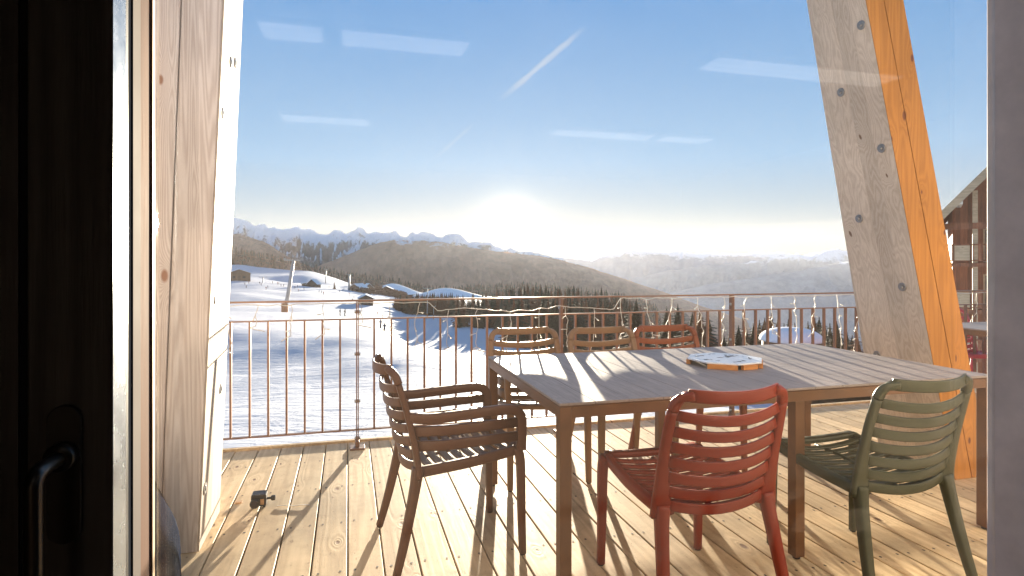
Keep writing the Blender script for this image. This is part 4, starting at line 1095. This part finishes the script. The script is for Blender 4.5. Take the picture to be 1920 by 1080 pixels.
# ------------------------------------------------------------------ window, door and room we look from
JU = -0.286
def facade():
    # door leaf with its stile, bead and handle
    o = empty('door', UV(0,0,0), A); tag(o, 'black stained wooden door leaf with a long lever handle, at the left', 'door')
    m = MB(); m.box2((-0.378,0.86,0.0),(JU-0.001,0.92,2.25)); m.build('stile', M['blackwood'], o, bevel=0.002)
    m = MB(); m.box2((-0.392,0.875,0.0),(-0.3785,0.915,2.25)); m.build('bead', M['rubber'], o)
    m = MB(); m.box2((-0.95,0.872,0.0),(-0.3925,0.915,2.25)); m.build('panel', M['blackwood'], o)
    # handle plate: rounded long plate
    pc = -0.3366; m = MB(); w = 0.0185; pts = []
    for k in range(13): a = pi*k/12; pts.append((pc+w*cos(a), 1.0975+w*sin(a)))
    for k in range(13): a = pi+pi*k/12; pts.append((pc+w*cos(a), 0.9635+w*sin(a)))
    n = len(pts); m.add([(x,0.852,z) for x,z in pts]+[(x,0.8597,z) for x,z in pts], [tuple(range(n)), tuple(reversed(range(n,2*n)))]+[(k,n+k,n+(k+1)%n,(k+1)%n) for k in range(n)])
    m.build('handle_plate', M['plate'], o, bevel=0.0015)
    m = MB(); m.lathe([(0.0,0.835),(0.0155,0.835),(0.017,0.838),(0.017,0.852)], (pc,0,1.055), 24, axis='Y')
    m.sweep(crv([(pc,0.845,1.055),(pc-0.001,0.815,1.055),(pc-0.002,0.797,1.053),(pc-0.003,0.788,1.046),(pc-0.003,0.786,1.030),(pc-0.003,0.786,0.97),(pc-0.003,0.786,0.88)],5), 0.018, 0.018, 12, (1,0,0), sq=0.95)
    m.build('lever', M['handle'], o, smooth=True)
    # the jamb: metal edge, seal, pale strip, honey wood, pale outer line
    f = empty('window_frame', UV(0,0,0), A); tag(f, 'layered metal and wood jamb strips between the black door and the glass', 'window frame')
    strips = [('metal_edge','alu',0.861,0.905,0.0), ('rubber_seal','rubber',0.9052,0.932,-0.001), ('pale_strip','palestrip',0.9322,0.963,0.0005),
              ('wood_jamb','honey',0.9632,1.012,-0.0005), ('outer_edge','roofwood',1.0122,1.023,0.002)]
    for nm, mt, v0, v1, du in strips:
        m = MB(); m.box2((JU-0.02 if nm != 'metal_edge' else JU-0.0008, v0, 0.0),(JU+du, v1, 2.25)); 
        m.build(nm, M[mt], f)
    g = empty('window', UV(0,0,0), A); tag(g, 'large clear glass pane reflecting the ceiling lights of the room', 'window')
    m = MB(); m.box2((JU+0.003,1.026,0.10),(1.4335,1.032,2.16)); m.build('glass', M['glass'], g)
    m = MB(); m.box2((1.434,0.93,0.0),(1.62,1.045,2.25)); m.build('frame', M['greyframe'], g, bevel=0.002)
    m = MB(); m.box2((JU+0.003,0.99,2.1605),(1.4335,1.06,2.25)); m.build('frame', M['blackwood'], g)
    m = MB(); m.box2((JU+0.003,0.99,0.0),(1.4335,1.06,0.0995)); m.build('sill', M['blackwood'], g)
def glass_mat():
    m = bpy.data.materials.new('window_glass'); m.use_nodes = True; t = m.node_tree; t.nodes.clear()
    out = t.nodes.new('ShaderNodeOutputMaterial'); mx = t.nodes.new('ShaderNodeMixShader'); tr = t.nodes.new('ShaderNodeBsdfTransparent'); gl = t.nodes.new('ShaderNodeBsdfGlossy')
    tr.inputs[0].default_value = (0.985,0.99,0.985,1); gl.inputs['Roughness'].default_value = 0.035
    mx.inputs[0].default_value = 0.07
    du = t.nodes.new('ShaderNodeBsdfTranslucent'); du.inputs[0].default_value = (0.95,0.86,0.76,1); m2 = t.nodes.new('ShaderNodeMixShader')  # warm translucent layer, added to veil the view and lift its shadows
    tcn = t.nodes.new('ShaderNodeTexCoord'); nz = t.nodes.new('ShaderNodeTexNoise'); nz.inputs['Scale'].default_value = 5.0; nz.inputs['Detail'].default_value = 6; t.links.new(tcn.outputs['Object'], nz.inputs['Vector'])
    t.links.new(fm('MULTIPLY_ADD', nz.outputs['Fac'], 0.003, 0.0007, tree=t), m2.inputs[0])
    t.links.new(tr.outputs[0], mx.inputs[1]); t.links.new(gl.outputs[0], mx.inputs[2]); t.links.new(mx.outputs[0], m2.inputs[1]); t.links.new(du.outputs[0], m2.inputs[2]); t.links.new(m2.outputs[0], out.inputs[0]); return m
M['glass'] = glass_mat()
facade()

M['wallin'] = steel('pale_room_wall', (0.40,0.36,0.33), 0.8, 0, 0.2, 0.1, 1.5)
M['darkwall'] = steel('dark_back_wall', (0.09,0.07,0.06), 0.8, 0, 0.2, 0.1, 1.5)
M['ceilin'] = steel('dark_ceiling', (0.10,0.09,0.085), 0.8)
M['floorin'] = wood('room_floor', (0.25,0.15,0.08), (0.16,0.09,0.05), (0.08,0.04,0.02), axis=1, planks=0.12)
def room():
    V1 = -6.5; UL, UR = -3.2, 5.2; Hc = 2.62
    m = MB(); m.box2((UL,V1,-0.05),(UR,1.10,-0.002)); tag(m.build('room_floor', M['floorin'], rz=A), 'wooden floor of the room', kind='structure')
    m = MB(); m.box2((UL,V1,Hc),(UR,1.10,Hc+0.1)); tag(m.build('ceiling', M['ceilin'], rz=A), 'dark ceiling of the room', kind='structure')
    m = MB(); m.box2((UL-0.1,V1,-0.05),(UL,1.10,Hc+0.1)); m.box2((UR,V1,-0.05),(UR+0.1,1.10,Hc+0.1)); m.box2((UL,V1-0.1,-0.05),(UR,V1,Hc+0.1))
    tag(m.build('back_wall', M['darkwall'], rz=A), 'dark side and back walls of the room', kind='structure'); m = MB()
    m.box2((UL,0.93,0.0),(-0.9505,1.09,Hc)); m.box2((1.6205,0.95,0.0),(UR,1.09,Hc)); m.box2((-0.9505,0.93,2.2505),(1.6205,1.09,Hc))
    m.box2((-0.95,0.93,0),(JU-0.0205,1.09,2.25))
    tag(m.build('wall', M['wallin'], rz=A), 'walls of the room around the window', kind='structure')
room()
def lamp_mat():
    m = bpy.data.materials.new('lit_tube'); m.use_nodes = True; t = m.node_tree; t.nodes.clear()
    o = t.nodes.new('ShaderNodeOutputMaterial'); e = t.nodes.new('ShaderNodeEmission'); e.inputs[0].default_value = (1,0.88,0.76,1); e.inputs[1].default_value = 0.16
    t.links.new(e.outputs[0], o.inputs[0]); return m
M['tube'] = lamp_mat()
for u0, u1, v, lab in [(-0.47,-0.13,-1.47,'short strip light in the near row on the room ceiling, behind the door'),(-0.04,0.69,-1.47,'strip light in the near row on the room ceiling, above the viewer'),
                       (2.23,3.69,-1.30,'long strip light in the near row on the room ceiling, at the right'),(-0.57,0.20,-3.55,'strip light in the far row on the room ceiling, at the left'),
                       (1.92,2.99,-3.45,'strip light in the far row on the room ceiling, in the middle'),(3.10,3.65,-3.45,'short strip light in the far row on the room ceiling, at the right')]:
    o = empty('ceiling_light', UV((u0+u1)/2, v, 2.58), A); tag(o, lab, 'ceiling light', 'strip lights on the room ceiling'); h = (u1-u0)/2
    m = MB(); m.box2((-h,-0.11,0.0),(h,0.11,0.038)); m.build('housing', M['ceilin'], o)
    for dv in (-0.085, 0.0, 0.085):
        m = MB(); m.box2((-h+0.01,dv-0.028,-0.006),(h-0.01,dv+0.028,-0.0005)); m.build('tube', M['tube'], o)

# ------------------------------------------------------------------ the air
def haze():
    m = bpy.data.materials.new('valley_haze'); m.use_nodes = True; t = m.node_tree; t.nodes.clear()
    o = t.nodes.new('ShaderNodeOutputMaterial'); v = t.nodes.new('ShaderNodeVolumePrincipled')
    v.inputs['Color'].default_value = (0.82,0.84,0.92,1); v.inputs['Density'].default_value = 3.7e-5; v.inputs['Anisotropy'].default_value = 0.3
    t.links.new(v.outputs[0], o.inputs['Volume'])
    mb = MB(); 
    top = max((o.matrix_world @ v.co).z for o in bpy.data.objects if o.type == 'MESH' and o.get('kind') == 'structure' and 'mountain' in o.name for v in o.data.vertices)
    mb.box2((-9000,-60,-760),(9000,5900,top+12)); ob = mb.build('haze', m); tag(ob, 'pale air filling the valley', kind='stuff')
haze()
